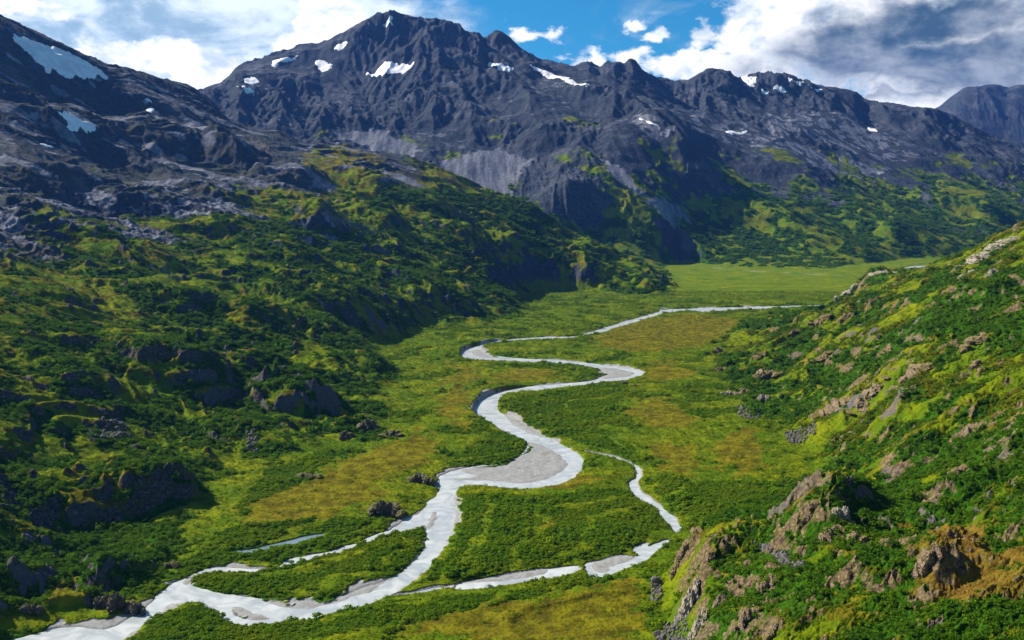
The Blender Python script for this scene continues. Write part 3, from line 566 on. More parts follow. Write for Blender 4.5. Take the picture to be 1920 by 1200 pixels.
# ------------------------------------------------------------------ materials
def newmat(name):
    m = bpy.data.materials.new(name); m.use_nodes = True; t = NT(m.node_tree); t.n.clear()
    b = t.node('ShaderNodeBsdfPrincipled'); o = t.node('ShaderNodeOutputMaterial'); t.l.new(b.outputs[0], o.inputs[0])
    return m, t, b
def mat_ground():
    m, t, b = newmat('ground_cover')
    g = t.node('ShaderNodeNewGeometry'); pos = g.outputs['Position']
    at = t.node('ShaderNodeAttribute', attribute_name='cover'); s = t.node('ShaderNodeSeparateColor'); t.l.new(at.outputs['Color'], s.inputs[0])
    at2 = t.node('ShaderNodeAttribute', attribute_name='bare'); s2 = t.node('ShaderNodeSeparateColor'); t.l.new(at2.outputs['Color'], s2.inputs[0])
    shr, hea, roc = s.outputs; tan = at.outputs['Alpha']; scr, gra, rus = s2.outputs
    n1 = t.noise(pos, 0.35, 5, 0.65); n2 = t.noise(pos, 0.06, 6, 0.6); n3 = t.noise(pos, 0.012, 6, 0.6); n4 = t.noise(pos, 1.3, 4, 0.6)
    vor = t.node('ShaderNodeTexVoronoi', feature='DISTANCE_TO_EDGE'); vor.inputs['Scale'].default_value = 0.16; t.l.new(pos, vor.inputs['Vector']); crack = t.ss(vor.outputs['Distance'], 0.0, 0.12)
    grass = t.mix(t.ss(n3, 0.35, 0.65), (0.088, 0.142, 0.002), (0.185, 0.195, 0.002))
    grass = t.mix(t.ss(n2, 0.38, 0.66), t.mix(0.5, grass, (0.030, 0.085, 0.002)), grass)
    grass = t.mix(t.m('MULTIPLY', t.ss(n4, 0.5, 0.7), 0.6), grass, (0.03, 0.075, 0.003))
    shrc = t.mix(t.ss(n1, 0.35, 0.65), (0.012, 0.042, 0.002), (0.040, 0.105, 0.002))
    heac = t.mix(t.ss(n2, 0.35, 0.65), (0.070, 0.056, 0.003), (0.165, 0.145, 0.004))
    heac = t.mix(t.ss(n1, 0.5, 0.72), heac, (0.10, 0.13, 0.012))
    rocc = t.mix(t.ss(n2, 0.36, 0.64), (0.010, 0.018, 0.040), (0.036, 0.050, 0.090))
    rocc = t.mix(t.ss(n3, 0.42, 0.66), rocc, (0.036, 0.041, 0.062))
    rocc = t.mix(t.ss(n1, 0.45, 0.75), rocc, (0.115, 0.12, 0.15))
    rocc = t.mix(tan, rocc, t.mix(t.ss(n1, 0.3, 0.7), (0.070, 0.048, 0.026), (0.25, 0.18, 0.095)))
    rocc = t.mix(t.m('MULTIPLY', t.m('SUBTRACT', 1.0, crack), 0.6), rocc, (0.02, 0.018, 0.018))
    rocc = t.mix(t.m('MULTIPLY', t.ss(t.noise(pos, 0.11, 6, 0.7), 0.52, 0.62), 0.75), rocc, (0.070, 0.085, 0.008))
    spx = t.node('ShaderNodeSeparateXYZ'); t.l.new(pos, spx.inputs[0])
    strk = t.noise(t.vec(t.m('MULTIPLY', spx.outputs[0], 0.035), t.m('MULTIPLY', spx.outputs[1], 0.004), t.m('MULTIPLY', spx.outputs[2], 0.004)), 1.0, 5, 0.65)
    rocc = t.mix(t.m('MULTIPLY', t.ss(t.noise(pos, 0.0045, 6, 0.65, 0.6), 0.52, 0.66), 0.7), rocc, t.mix(n2, (0.05, 0.053, 0.07), (0.16, 0.155, 0.175)))
    scrc = t.mix(t.ss(t.m('ADD', t.m('MULTIPLY', strk, 0.75), t.m('MULTIPLY', n2, 0.25)), 0.35, 0.65), (0.066, 0.072, 0.095), (0.22, 0.22, 0.25))
    grac = t.mix(t.ss(n1, 0.25, 0.75), (0.19, 0.19, 0.185), (0.30, 0.30, 0.29)); grac = t.mix(t.m('MULTIPLY', t.ss(n2, 0.52, 0.7), 0.6), grac, (0.15, 0.13, 0.10))
    rusc = t.mix(t.ss(n1, 0.35, 0.65), (0.125, 0.060, 0.012), (0.20, 0.125, 0.018))
    def soft(w, k=0.5): return t.ss(t.m('ADD', w, t.m('MULTIPLY', t.m('SUBTRACT', t.m('ADD', t.m('MULTIPLY', n1, 0.5), t.m('MULTIPLY', n2, 0.5)), 0.5), k*2)), 0.3, 0.7)
    c = t.mix(soft(hea), grass, heac); c = t.mix(t.m('MULTIPLY', soft(rus, 0.9), 0.8), c, rusc); c = t.mix(soft(shr), c, shrc); c = t.mix(soft(roc, 0.7), c, rocc); c = t.mix(soft(scr, 0.5), c, scrc); c = t.mix(soft(gra, 0.2), c, grac)
    t.l.new(c, b.inputs['Base Color']); b.inputs['Roughness'].default_value = 1.0; b.inputs['Specular IOR Level'].default_value = 0.03
    bp = t.node('ShaderNodeBump'); bp.inputs['Strength'].default_value = 0.9; bp.inputs['Distance'].default_value = 1.0
    hgt = t.m('ADD', t.m('MULTIPLY', n1, 1.6), t.m('MULTIPLY', n2, 7.0)); t.l.new(t.m('MULTIPLY', hgt, t.m('SUBTRACT', 1.0, t.m('MULTIPLY', gra, 0.9))), bp.inputs['Height']); t.l.new(bp.outputs[0], b.inputs['Normal'])
    return m
def mat_water(name, c0, c1, rough):
    m, t, b = newmat(name); g = t.node('ShaderNodeNewGeometry')
    n = t.noise(g.outputs['Position'], 0.035, 7, 0.65, 1.5); n1 = t.noise(g.outputs['Position'], 0.6, 4, 0.6)
    t.l.new(t.mix(t.ss(n, 0.35, 0.65), c0, c1), b.inputs['Base Color']); b.inputs['Roughness'].default_value = rough
    bp = t.node('ShaderNodeBump'); bp.inputs['Strength'].default_value = 0.35; bp.inputs['Distance'].default_value = 0.3
    t.l.new(n1, bp.inputs['Height']); t.l.new(bp.outputs[0], b.inputs['Normal']); return m
def mat_snow():
    m, t, b = newmat('old_snow'); g = t.node('ShaderNodeNewGeometry')
    n = t.noise(g.outputs['Position'], 0.03, 6, 0.65, 0.5)
    t.l.new(t.mix(t.ss(n, 0.35, 0.7), (0.90, 0.88, 0.87), (0.66, 0.64, 0.64)), b.inputs['Base Color']); b.inputs['Roughness'].default_value = 0.7
    bp = t.node('ShaderNodeBump'); bp.inputs['Strength'].default_value = 0.5; bp.inputs['Distance'].default_value = 4.0; t.l.new(n, bp.inputs['Height']); t.l.new(bp.outputs[0], b.inputs['Normal']); return m
def mat_rock(name, lo, hi, moss, k):
    m, t, b = newmat(name); g = t.node('ShaderNodeNewGeometry'); pos = g.outputs['Position']
    n1 = t.noise(pos, 0.9, 6, 0.7); n2 = t.noise(pos, 0.16, 5, 0.6)
    sp = t.node('ShaderNodeSeparateXYZ'); t.l.new(g.outputs['True Normal'], sp.inputs[0])
    c = t.mix(t.ss(n1, 0.35, 0.65), lo, hi); c = t.mix(t.m('MULTIPLY', t.ss(n2, 0.5, 0.7), 0.5), c, (hi[0]*1.25, hi[1]*1.1, hi[2]*0.9))
    f = t.ss(t.m('ADD', sp.outputs[2], t.m('MULTIPLY', t.m('SUBTRACT', n2, 0.5), 1.6)), 1.0-k, 1.15-k)
    c = t.mix(f, c, moss); t.l.new(c, b.inputs['Base Color']); b.inputs['Roughness'].default_value = 0.92; b.inputs['Specular IOR Level'].default_value = 0.2
    bp = t.node('ShaderNodeBump'); bp.inputs['Strength'].default_value = 0.8; bp.inputs['Distance'].default_value = 0.8; t.l.new(n1, bp.inputs['Height']); t.l.new(bp.outputs[0], b.inputs['Normal']); return m
def mat_leaf(name, a, c_, e):
    m, t, b = newmat(name)
    oi = t.node('ShaderNodeObjectInfo'); g = t.node('ShaderNodeNewGeometry')
    n = t.noise(g.outputs['Position'], 0.02, 4, 0.6); n1 = t.noise(g.outputs['Position'], 1.2, 2, 0.5)
    c = t.mix(oi.outputs['Random'], a, c_); c = t.mix(t.ss(n, 0.4, 0.62), c, e); c = t.mix(t.m('MULTIPLY', n1, 0.5), c, (c_[0]*1.3, c_[1]*1.25, c_[2]))
    t.l.new(c, b.inputs['Base Color']); b.inputs['Roughness'].default_value = 0.9; b.inputs['Specular IOR Level'].default_value = 0.06
    tr = t.node('ShaderNodeBsdfTranslucent'); t.l.new(t.mix(0.5, c, (0.12, 0.25, 0.003)), tr.inputs[0])
    mx = t.node('ShaderNodeMixShader'); mx.inputs[0].default_value = 0.25; t.l.new(b.outputs[0], mx.inputs[1]); t.l.new(tr.outputs[0], mx.inputs[2])
    o = [q for q in t.n if q.type == 'OUTPUT_MATERIAL'][0]; t.l.new(mx.outputs[0], o.inputs[0]); return m
MG = mat_ground()
MW = mat_water('milky_glacial_water', (0.31, 0.335, 0.345), (0.50, 0.515, 0.50), 0.30)
MC = mat_water('clear_pond_water', (0.10, 0.15, 0.17), (0.16, 0.21, 0.22), 0.08)
MS = mat_snow()
def tag(o, label=None, cat=None, group=None, kind=None):
    if label: o['label'] = label
    if cat: o['category'] = cat
    if group: o['group'] = group
    if kind: o['kind'] = kind
    return o
def mesh_np(name, V, F, mat, smooth=True, attrs=()):
    me = bpy.data.meshes.new(name); k = F.shape[1]
    me.vertices.add(len(V)); me.vertices.foreach_set('co', np.ascontiguousarray(V, np.float32).ravel())
    me.loops.add(F.size); me.loops.foreach_set('vertex_index', np.ascontiguousarray(F, np.int32).ravel())
    me.polygons.add(len(F)); me.polygons.foreach_set('loop_start', np.arange(0, F.size, k, dtype=np.int32))
    try: me.polygons.foreach_set('loop_total', np.full(len(F), k, np.int32))
    except Exception: pass
    me.polygons.foreach_set('use_smooth', np.full(len(F), smooth))
    for nm, arr in attrs:
        a = me.attributes.new(nm, 'FLOAT_COLOR', 'POINT'); a.data.foreach_set('color', np.ascontiguousarray(arr, np.float32).ravel())
    me.update(calc_edges=True); me.materials.append(mat)
    o = bpy.data.objects.new(name, me); C.objects.link(o); return o

# ------------------------------------------------------------------ land objects cut from the one relief
cover = np.stack([shrub, heath, rock, np.clip(rgt+0.38*lft*(1-sst(base, 120, 300))*(1-sst(Y, 1800, 2400)), 0, 1)], -1).reshape(-1, 4).astype(np.float32)
bare = np.stack([scree, gravel, np.maximum(rust, bankdirt*0.5), np.ones_like(H)], -1).reshape(-1, 4).astype(np.float32)
VV = np.stack([X, Y, H], -1).reshape(-1, 3)
ii, jj = np.meshgrid(np.arange(NL-1), np.arange(NA-1), indexing='ij')
q0 = (ii*NA+jj).astype(np.int32)
FQ = np.stack([q0, q0+1, q0+NA+1, q0+NA], -1).reshape(-1, 4)
fm = lambda G: G[:-1, :-1].reshape(-1)
cls = np.zeros(FQ.shape[0], np.int8)
aF, yF = fm(X/Y), fm(Y)
isfloor = fm(FD) < 6
is_mt = fm(mw) > 0.5
rgt_m = fm(rgt) > 0.5
cls[:] = 1                                   # left hillside
cls[is_mt] = 3; cls[is_mt & (aF > 0.085)] = 4; cls[fm(Y) > 11000] = 5
cls[rgt_m] = 2
cls[isfloor] = 0
BL = ['gravel bar inside the uppermost tight river bend', 'gravel point with a little green tip inside the second river bend', 'largest gravel bar, a broad grey point bar in the middle bend', 'long thin gravel strip on the right bank above the broad point bar',
 'small grey gravel tongue where the side arm leaves the river', 'ragged gravel strip along the lower edge of the willow island', 'leaf-shaped gravel bar standing in mid river', 'tiny gravel tip at the downstream end of the willow island', 'tiny gravel edge on the right bank near the bottom of the photo']
CL = ['gravel flat beside the side stream at its bend', 'thin gravel strip along the lowest side stream']
for q_, bp_ in enumerate(bars+cbars):
    db_ = sub_sdf([bp_], far=60, pad=20); cls[(fm(db_) < 1.0) & (fm(H) > -0.6) & isfloor] = 10+q_
def land(c, name, label, cat):
    sel = FQ[cls == c]; used = np.zeros(NL*NA, bool); used[sel.ravel()] = True
    mp = np.cumsum(used)-1; o = mesh_np(name, VV[used], mp[sel].astype(np.int32), MG, True, [('cover', cover[used]), ('bare', bare[used])])
    tag(o, label, cat, kind='structure'); return o
land(0, 'valley_floor', 'flat green valley floor with olive heath patches and the winding river', 'valley floor')
land(1, 'left_hillside', 'knobbly hillside at left, green at its foot and dark purple rock above', 'hillside')
land(2, 'right_hillside', 'nearer green hillside at right with tan rock outcrops', 'hillside')
land(3, 'central_mountain', 'tallest dark rocky mountain in the centre with small snow patches', 'mountain')
land(4, 'right_mountain_range', 'long rocky ridge right of the central peak sloping down to green foothills', 'mountain range')
land(5, 'far_mountain', 'far blue serrated mountain at the right edge under grey cloud', 'mountain')
for q_ in range(len(bars)+len(cbars)):
    if (cls == 10+q_).sum() > 3: land(10+q_, 'gravel_bar', (BL+CL)[q_], 'gravel bar')['group'] = 'gravel bars'
print('land', round(time.time()-T0, 1), FQ.shape)

# ------------------------------------------------------------------ water
def sheet(name, polys, grow, z, mat, label, cat):
    pad = 30; sel = None
    D = polys
    G = D < grow; f = G[:-1, :-1] | G[1:, :-1] | G[:-1, 1:] | G[1:, 1:]
    F = FQ[f.reshape(-1)]; used = np.zeros(NL*NA, bool); used[F.ravel()] = True; mp = np.cumsum(used)-1
    V = VV[used].copy(); V[:, 2] = z
    o = mesh_np(name, V, mp[F].astype(np.int32), mat); tag(o, label, cat, kind='structure'); return o
sheet('river', np.minimum(D_riv, 50), 6, 0.0, MW, 'pale milky glacial river winding in bends down the valley', 'river')
sheet('side_channel', D_crk, 3, 0.0, MW, 'narrow white side stream right of the river', 'stream')
sheet('pond', D_pond, 3, 0.0, MC, 'long thin dark pond left of the river above the side arm', 'pond')
sheet('far_river_reach', D_farw, 12, -0.2, MW, 'far bright reach of the river at the head of the valley', 'river')

# ------------------------------------------------------------------ snow patches
SNOW = [
 ([(22,66),(45,72),(70,78),(110,92),(165,115),(212,132),(180,140),(178,152),(135,146),(95,140),(75,125),(55,105),(35,85)], 'largest snowfield, a long pale slab on the upper left mountainside'),
 ([(98,202),(120,212),(140,218),(160,230),(184,238),(180,245),(150,243),(124,240),(130,228),(112,216)], 'white snow patch shaped like a hook below the large left snowfield'),
 ([(268,186),(285,187),(280,192),(270,191)], 'tiny snow fleck, upper of two on the left ridge'),
 ([(272,205),(290,201),(288,208),(276,210)], 'tiny snow fleck, lower of two on the left ridge'),
 ([(366,165),(385,162),(416,166),(398,180),(390,187),(380,178)], 'snow patch in the notch between the left ridge and the central mountain'),
 ([(458,148),(475,143),(492,156),(478,160),(462,156)], 'small snow patch on the left shoulder of the central mountain'),
 ([(440,162),(458,163),(476,170),(472,176),(452,170)], 'thin snow streak on the lowest left shoulder of the central mountain'),
 ([(510,115),(530,110),(562,103),(548,112),(525,120),(512,126)], 'snow streak along the skyline left of the central peak'),
 ([(588,115),(605,113),(612,120),(626,126),(610,135),(602,136),(596,126)], 'small forked snow patch below the skyline left of the peak'),
 ([(628,87),(650,76),(648,86),(640,94),(630,93)], 'small diamond of snow high on the left arete'),
 ([(715,48),(727,40),(735,30),(740,32),(728,50)], 'thin snow sliver just below the summit'),
 ([(682,130),(700,140),(712,124),(740,120),(775,117),(772,128),(745,138),(715,146),(695,143)], 'jagged bright snow patch in the bowl under the summit'),
 ([(900,100),(920,115),(940,119),(962,127),(958,133),(930,127),(912,115)], 'snow streak on the ridge right of the summit'),
 ([(990,122),(1010,130),(1040,139),(1075,152),(1105,163),(1098,166),(1060,153),(1020,140)], 'long thin diagonal snow line on the right shoulder'),
 ([(1382,140),(1405,142),(1425,155),(1410,160),(1392,150)], 'snow patch beside the brown summit on the right range'),
 ([(1480,149),(1510,156),(1544,165),(1540,169),(1505,162),(1484,154)], 'thin snow line under the skyline of the right range'),
 ([(1450,160),(1475,170),(1470,176),(1455,168)], 'small snow fleck below the brown right summit'),
 ([(1360,246),(1400,246),(1398,252),(1365,252)], 'small flat snow patch at the foot of the right cirque'),
 ([(1625,240),(1645,242),(1643,248),(1628,247)], 'tiny snow patch on the lower slope of the right range'),
 ([(1428,165),(1441,170),(1438,176),(1427,171)], 'tiny snow fleck left of the small fleck on the right range'),
 ([(70,268),(90,272),(102,278),(84,276)], 'thin snow trace low on the left mountainside'),
 ([(1195,222),(1215,228),(1232,236),(1220,234)], 'thin snow trace at the foot of the scree on the rounded shoulder')]
for pts, lab in SNOW:
    w = np.array([pick(u, v) for u, v in pts]); ym = float(np.median(w[:, 1]))
    ctr = np.median(w, 0)
    bad = np.abs(w[:, 1]-ym) > ym*0.09
    for k in np.where(bad)[0]:
        a, s_ = ray(*pts[k]); y_ = np.clip(w[k, 1], ym*0.94, ym*1.06); w[k] = (a*y_, y_)
    w = smooth_poly(w); s_ = ym/1900
    lo, hi = w.min(0)-15*s_, w.max(0)+15*s_; st = max(1.5, 1.0*s_)
    xs = np.arange(lo[0], hi[0], st); ys = np.arange(lo[1], hi[1], st*1.2); GX, GY = np.meshgrid(xs, ys)
    dd = sdf(w, GX, GY)+fbm(GX, GY, 18*s_, 5, 0.6, 301)*4.5*s_
    zz = hz(GX, GY)
    Pd = np.pad(zz, 4, mode='edge'); zs = blur(Pd, 4)[4:-4, 4:-4]
    thick = np.clip(-dd/(3*s_), -1.5, 1)*2.5
    zz = np.maximum(zz+thick*0.5+0.3*np.sign(thick), zs+thick)
    ok = (dd < 1.4*s_); f = ok[:-1, :-1] & ok[1:, :-1] & ok[:-1, 1:] & ok[1:, 1:]
    n1_, n2_ = GX.shape; a_, b_ = np.meshgrid(np.arange(n1_-1), np.arange(n2_-1), indexing='ij'); qq = (a_*n2_+b_)[f]
    if len(qq) < 4: print('snow lost', lab); continue
    F = np.stack([qq, qq+1, qq+n2_+1, qq+n2_], -1); used = np.unique(F); mp = np.zeros(GX.size, int); mp[used] = np.arange(len(used))
    V = np.stack([GX, GY, zz], -1).reshape(-1, 3)[used]
    o = mesh_np('snow_patch', V, mp[F].astype(np.int32), MS); tag(o, lab, 'snow patch', 'snow patches on the mountains')
print('snow', round(time.time()-T0, 1))

# ------------------------------------------------------------------ rock outcrops
MR_TAN = mat_rock('tan_rock', (0.085, 0.062, 0.045), (0.27, 0.195, 0.13), (0.12, 0.10, 0.01), 0.30)
MR_DARK = mat_rock('dark_rock', (0.045, 0.038, 0.035), (0.15, 0.12, 0.10), (0.10, 0.095, 0.016), 0.30)
MR_PALE = mat_rock('pale_rock', (0.14, 0.115, 0.095), (0.38, 0.33, 0.28), (0.10, 0.11, 0.01), 0.22)
MR_GREY = mat_rock('grey_rubble', (0.07, 0.064, 0.066), (0.17, 0.155, 0.15), (0.07, 0.09, 0.01), 0.12)
def ico(sub):
    bm = bmesh.new(); bmesh.ops.create_icosphere(bm, subdivisions=sub, radius=1.0)
    V = np.array([v.co[:] for v in bm.verts]); F = np.array([[v.index for v in f.verts] for f in bm.faces]); bm.free(); return V, F
ICO5 = ico(4); ICO2 = ico(2)
def craggy(V, rs, r, cuts=16, n=0.16):
    V = V.copy()
    for _ in range(cuts):
        nn = rs.normal(size=3); nn[2] *= 0.6; nn /= np.linalg.norm(nn); dd = V@nn-rs.uniform(0.52, 0.85)
        V -= np.outer(np.clip(dd, 0, None)*0.92, nn)
    U = V*r
    f1 = fbm(U[:, 0]+U[:, 2]*1.7, U[:, 1]-U[:, 2]*1.3, 0.55*r, 6, 0.6, 401, ridged=True); f2 = fbm(U[:, 0]*1.2-U[:, 1], U[:, 2]*2.2, 0.4*r, 5, 0.6, 407, ridged=True)
    V *= (1+n*(f1-0.4)+n*0.8*(f2-0.4))[:, None]; return V
def outcrop(u, v, wpx, hpx, mat, label, seed, tilt=0.0, lift=0.25, cat='rock outcrop', name='rock_outcrop', group=None, depth=1.0):
    rs = np.random.RandomState(seed); x, y = pick(u, v+hpx*0.35); s = y/FPX; rx, rz = wpx*s/2, hpx*s/2; ry = rx*0.7*depth
    nb = 3+int(min(6, wpx/12)); Vs = []; Fs = []
    for k in range(nb):
        fx = (k+0.5)/nb*2-1+rs.uniform(-.2, .2); hk = (1-0.55*fx*fx)*rs.uniform(0.6, 1.05); B = craggy(ICO5[0], rs, 1.0, 22, 0.15)
        c_, s__ = math.cos(k*2.1), math.sin(k*2.1); B = np.stack([B[:, 0]*c_-B[:, 1]*s__, B[:, 0]*s__+B[:, 1]*c_, B[:, 2]], -1)
        B = B*[rx*rs.uniform(1.3, 2.3)/nb*1.4, ry*rs.uniform(.7, 1.2), rz*hk*0.95]; ox, oy = fx*rx*0.8, rs.uniform(-.4, .4)*ry
        B += [ox, oy, float(hz(x+ox, y+oy+ry*0.3))-float(hz(x, y))+rz*(lift-0.15)]
        Vs.append(B); Fs.append(ICO5[1]+k*len(B))
    V = np.concatenate(Vs); F_ = np.concatenate(Fs); zg = float(hz(x, y))
    o = mesh_np(name, V, F_, mat, False); o.location = (x, y+ry*0.3, zg)
    tag(o, label, cat, group); return o
OC = [
 (722,948,78,46,MR_DARK,'largest dark rock knob beside the river, left of where the side arm branches off',0,.35),
 (792,893,58,36,MR_DARK,'rounded brown rock knob on the left river bank just above the fork',0,.25),
 (580,889,52,18,MR_DARK,'low dark rock standing alone in the olive heath',0,.3),
 (1168,716,16,11,MR_DARK,'small dark rock on the meadow below the second river bend',0,.4),
 (1190,722,14,7,MR_DARK,'smallest low rock right beside the small dark meadow rock',0,.3),
 (1345,655,18,20,MR_TAN,'narrow tan rock at the foot of the right hillside, uppermost in its row',0.0,.3),
 (1352,690,24,18,MR_TAN,'tan rock at the foot of the right hillside, second in its row',0,.3),
 (1365,735,26,16,MR_PALE,'pale rock at the foot of the right hillside, third in its row',0,.3),
 (1392,733,36,20,MR_TAN,'reddish rock among shrubs right of the pale foot rock',-.1,.3),
 (1432,745,26,20,MR_PALE,'whitish blocky rock lowest of the cluster at the hillside foot',0,.35),
 (1440,703,56,26,MR_TAN,'broken tan crag slanting down to the right above the rock cluster',-.35,.3),
 (1423,668,34,14,MR_TAN,'low tan rock strip above the slanting crag',0,.3),
 (1545,668,44,14,MR_TAN,'flat tan ledge high above the slanting crag on the right hillside',0,.3),
 (1540,602,48,16,MR_TAN,'grey tan ledge near the left end of the right crest',0.1,.3),
 (1585,592,26,18,MR_TAN,'small crag beneath the left end of the right crest',0.1,.3),
 (1590,545,44,26,MR_PALE,'pale crag on the skyline end of the right crest',.4,.25),
 (1662,508,66,18,MR_PALE,'pale domed rock on the skyline of the right crest',0,.2),
 (1645,560,26,24,MR_TAN,'tan crag just below the domed skyline rock',0,.3),
 (1855,470,100,24,MR_PALE,'long pale cliff slanting up to the right edge of the photo',.42,.25),
 (1885,452,70,22,MR_PALE,'upper pale cliff on the steep far right skyline',.45,.25),
 (1862,507,30,14,MR_PALE,'small pale boulder below the long slanting cliff',0,.3),
 (1815,510,40,14,MR_PALE,'pale rock at the left foot of the long slanting cliff',0.2,.3),
 (1560,765,76,30,MR_TAN,'dark tan cliff at the left end of the diagonal rock band',.35,.3),
 (1632,740,76,34,MR_TAN,'middle cliff of the diagonal rock band on the right hillside',.3,.3),
 (1715,692,90,34,MR_TAN,'uppermost long cliff of the diagonal rock band',.35,.3),
 (1830,640,66,22,MR_TAN,'orange tan cap of rock near the right edge above the band',.0,.3),
 (1830,680,24,20,MR_TAN,'small tan block below the orange cap near the right edge',0,.3),
 (1815,808,44,34,MR_TAN,'orange tan bluff on the right slope beside dark shrubs',0,.3),
 (1795,885,40,20,MR_TAN,'low tan bluff on the right slope under the orange bluff',.3,.3),
 (1520,958,34,30,MR_TAN,'crag at the left end of the big knoll at lower right',0,.3),
 (1580,957,46,34,MR_PALE,'pink pale block on top of the big knoll at lower right',0,.35),
 (1555,1000,60,30,MR_TAN,'broken brown crag on the face of the big knoll',.0,.3),
 (1610,1005,50,26,MR_TAN,'right-hand brown crag on the face of the big knoll',0,.3),
 (1740,1050,62,56,MR_TAN,'rusty brown bluff at the lower right of the photo',-.3,.25),
 (1295,1000,52,26,MR_TAN,'tan crag overhanging the stream bend at the tip of the near spur',0,.3),
 (1275,1040,36,50,MR_TAN,'steep tan crag dropping to the stream at the tip of the near spur',-.2,.25),
 (1325,1045,36,24,MR_TAN,'small crag behind the steep tan crag on the near spur',0,.3),
 (1400,1055,28,20,MR_TAN,'small orange block left of the grey rubble strip',0,.3),
 (1440,1095,56,30,MR_TAN,'tan boulder crag below the grey rubble strip',0,.3),
 (1290,1120,50,66,MR_PALE,'tall pale cliff at the bottom edge of the near spur',-.1,.3),
 (1308,1170,56,50,MR_PALE,'broken pale buttress under the tall pale cliff',0,.3),
 (1352,1125,34,34,MR_TAN,'narrow tan pinnacle right of the tall pale cliff',0,.3),
 (1400,1150,50,46,MR_TAN,'brown buttress in the middle of the bottom cliff row',0,.3),
 (1450,1180,50,34,MR_TAN,'rightmost brown buttress of the bottom cliff row',0,.3),
 (648,815,26,30,MR_DARK,'dark upright rock right of the big round knob',0,.4),
 (690,795,40,30,MR_DARK,'dark craggy rock at the right end of the green hill',0,.3),
 (735,812,44,20,MR_DARK,'low dark rock tip reaching into the meadow',0,.3),
 (205,1120,80,60,MR_DARK,'dark cliff above the river at bottom left',0,.2),
 (255,1135,44,44,MR_DARK,'dark buttress ending at the river at bottom left',0,.2),
 (320,1055,34,24,MR_DARK,'small dark crag above the start of the side arm',0,.3),
 (60,1140,44,30,MR_DARK,'brownish crag low at the left edge of the photo',0,.25)]
for q, (u, v, w_, h_, mt, lab, tl, lf) in enumerate(OC): outcrop(u, v, w_, h_, mt, lab, 500+q, tl, lf)
def rubble(pts, n, size, mat, label, seed):
    rs = np.random.RandomState(seed); w = np.array([pick(u, v) for u, v in pts]); lo, hi = w.min(0), w.max(0); Vs = []; Fs = []; c = 0
    v0, f0 = ICO2; tries = 0
    while c < n and tries < n*60:
        tries += 1; p = rs.uniform(lo, hi)
        if not inside(w, p[0], p[1]): continue
        r = size*rs.lognormal(0, 0.4); V = craggy(v0, rs, 1.0, 9, 0.05)*r*rs.uniform(0.7, 1.2, 3); V += [p[0], p[1], float(hz(p[0], p[1]))+r*0.3]
        Vs.append(V); Fs.append(f0+c*len(v0)); c += 1
    if not Vs: print('no rubble', label); return
    o = mesh_np('rubble_field', np.concatenate(Vs), np.concatenate(Fs), mat, False); tag(o, label, 'rubble', 'fields of broken rock', 'stuff')
rubble([(1412,1020),(1440,1022),(1475,1040),(1510,1058),(1505,1068),(1465,1058),(1425,1034)], 420, 0.9, MR_GREY, 'narrow strip of grey rubble running down the near spur', 1)
rubble([(1222,1085),(1240,1083),(1240,1125),(1222,1130)], 300, 0.9, MR_GREY, 'patch of grey rubble on the foot of the near spur', 2)
rubble([(1235,1165),(1290,1160),(1290,1200),(1230,1210)], 260, 0.9, MR_GREY, 'grey rubble at the foot of the tall pale cliff', 3)
rubble([(160,800),(235,795),(245,822),(170,830)], 420, 1.3, MR_GREY, 'dark grey talus under the shaded cliff on the left hill', 4)
rubble([(1470,810),(1530,790),(1530,815),(1480,832)], 420, 1.2, MR_GREY, 'grey talus below the left end of the diagonal rock band', 5)
rubble([(1375,762),(1425,770),(1425,788),(1385,782)], 300, 1.2, MR_GREY, 'grey talus at the foot of the rock cluster on the right', 6)
rubble([(460,810),(480,800),(485,850),(465,850)], 200, 1.2, MR_GREY, 'grey talus left of the big round knob', 7)
print('rocks', round(time.time()-T0, 1))

# ------------------------------------------------------------------ shrubs
def shrub_mesh(name, seed, nleaf, mat):
    rs = np.random.RandomState(seed); V = []; F = []
    lobes = [(0, 0, 0.45, 0.75)]+[(rs.uniform(-.55, .55), rs.uniform(-.55, .55), rs.uniform(.25, .5), rs.uniform(.35, .55)) for _ in range(4)]
    for k in range(nleaf):
        lx, ly, lz, lr = lobes[rs.randint(len(lobes))]; dd = rs.normal(size=3); dd[2] = abs(dd[2])*0.9; dd /= np.linalg.norm(dd)
        c = np.array([lx, ly, lz])+dd*lr*rs.uniform(0.7, 1.05); c[2] = max(c[2], -0.1)
        nn = dd+rs.normal(size=3)*0.5; nn /= np.linalg.norm(nn); t1 = np.cross(nn, rs.normal(size=3)); t1 /= np.linalg.norm(t1); t2 = np.cross(nn, t1); s = rs.uniform(0.10, 0.19)
        b = len(V); V += [c-t1*s, c+t2*s*0.7, c+t1*s, c-t2*s*0.7]; F.append((b, b+1, b+2, b+3))
    me = bpy.data.meshes.new(name); me.from_pydata([tuple(v) for v in V], [], F); me.materials.append(mat); return bpy.data.objects.new(name, me)
ML = [mat_leaf('willow_leaves', (0.060, 0.132, 0.001), (0.125, 0.212, 0.002), (0.175, 0.228, 0.002)),
      mat_leaf('alder_leaves', (0.017, 0.062, 0.002), (0.048, 0.118, 0.002), (0.085, 0.150, 0.002))]
def shrub_coll(name, mat, n, leaves):
    c = bpy.data.collections.new(name)
    for k in range(n): c.objects.link(shrub_mesh(name+'_clump', 900+k+int(leaves), leaves, mat))
    return c
ML.append(mat_leaf('sedge_leaves', (0.060, 0.130, 0.001), (0.130, 0.200, 0.002), (0.195, 0.205, 0.002)))
ML.append(mat_leaf('olive_leaves', (0.050, 0.085, 0.001), (0.115, 0.150, 0.002), (0.165, 0.150, 0.003)))
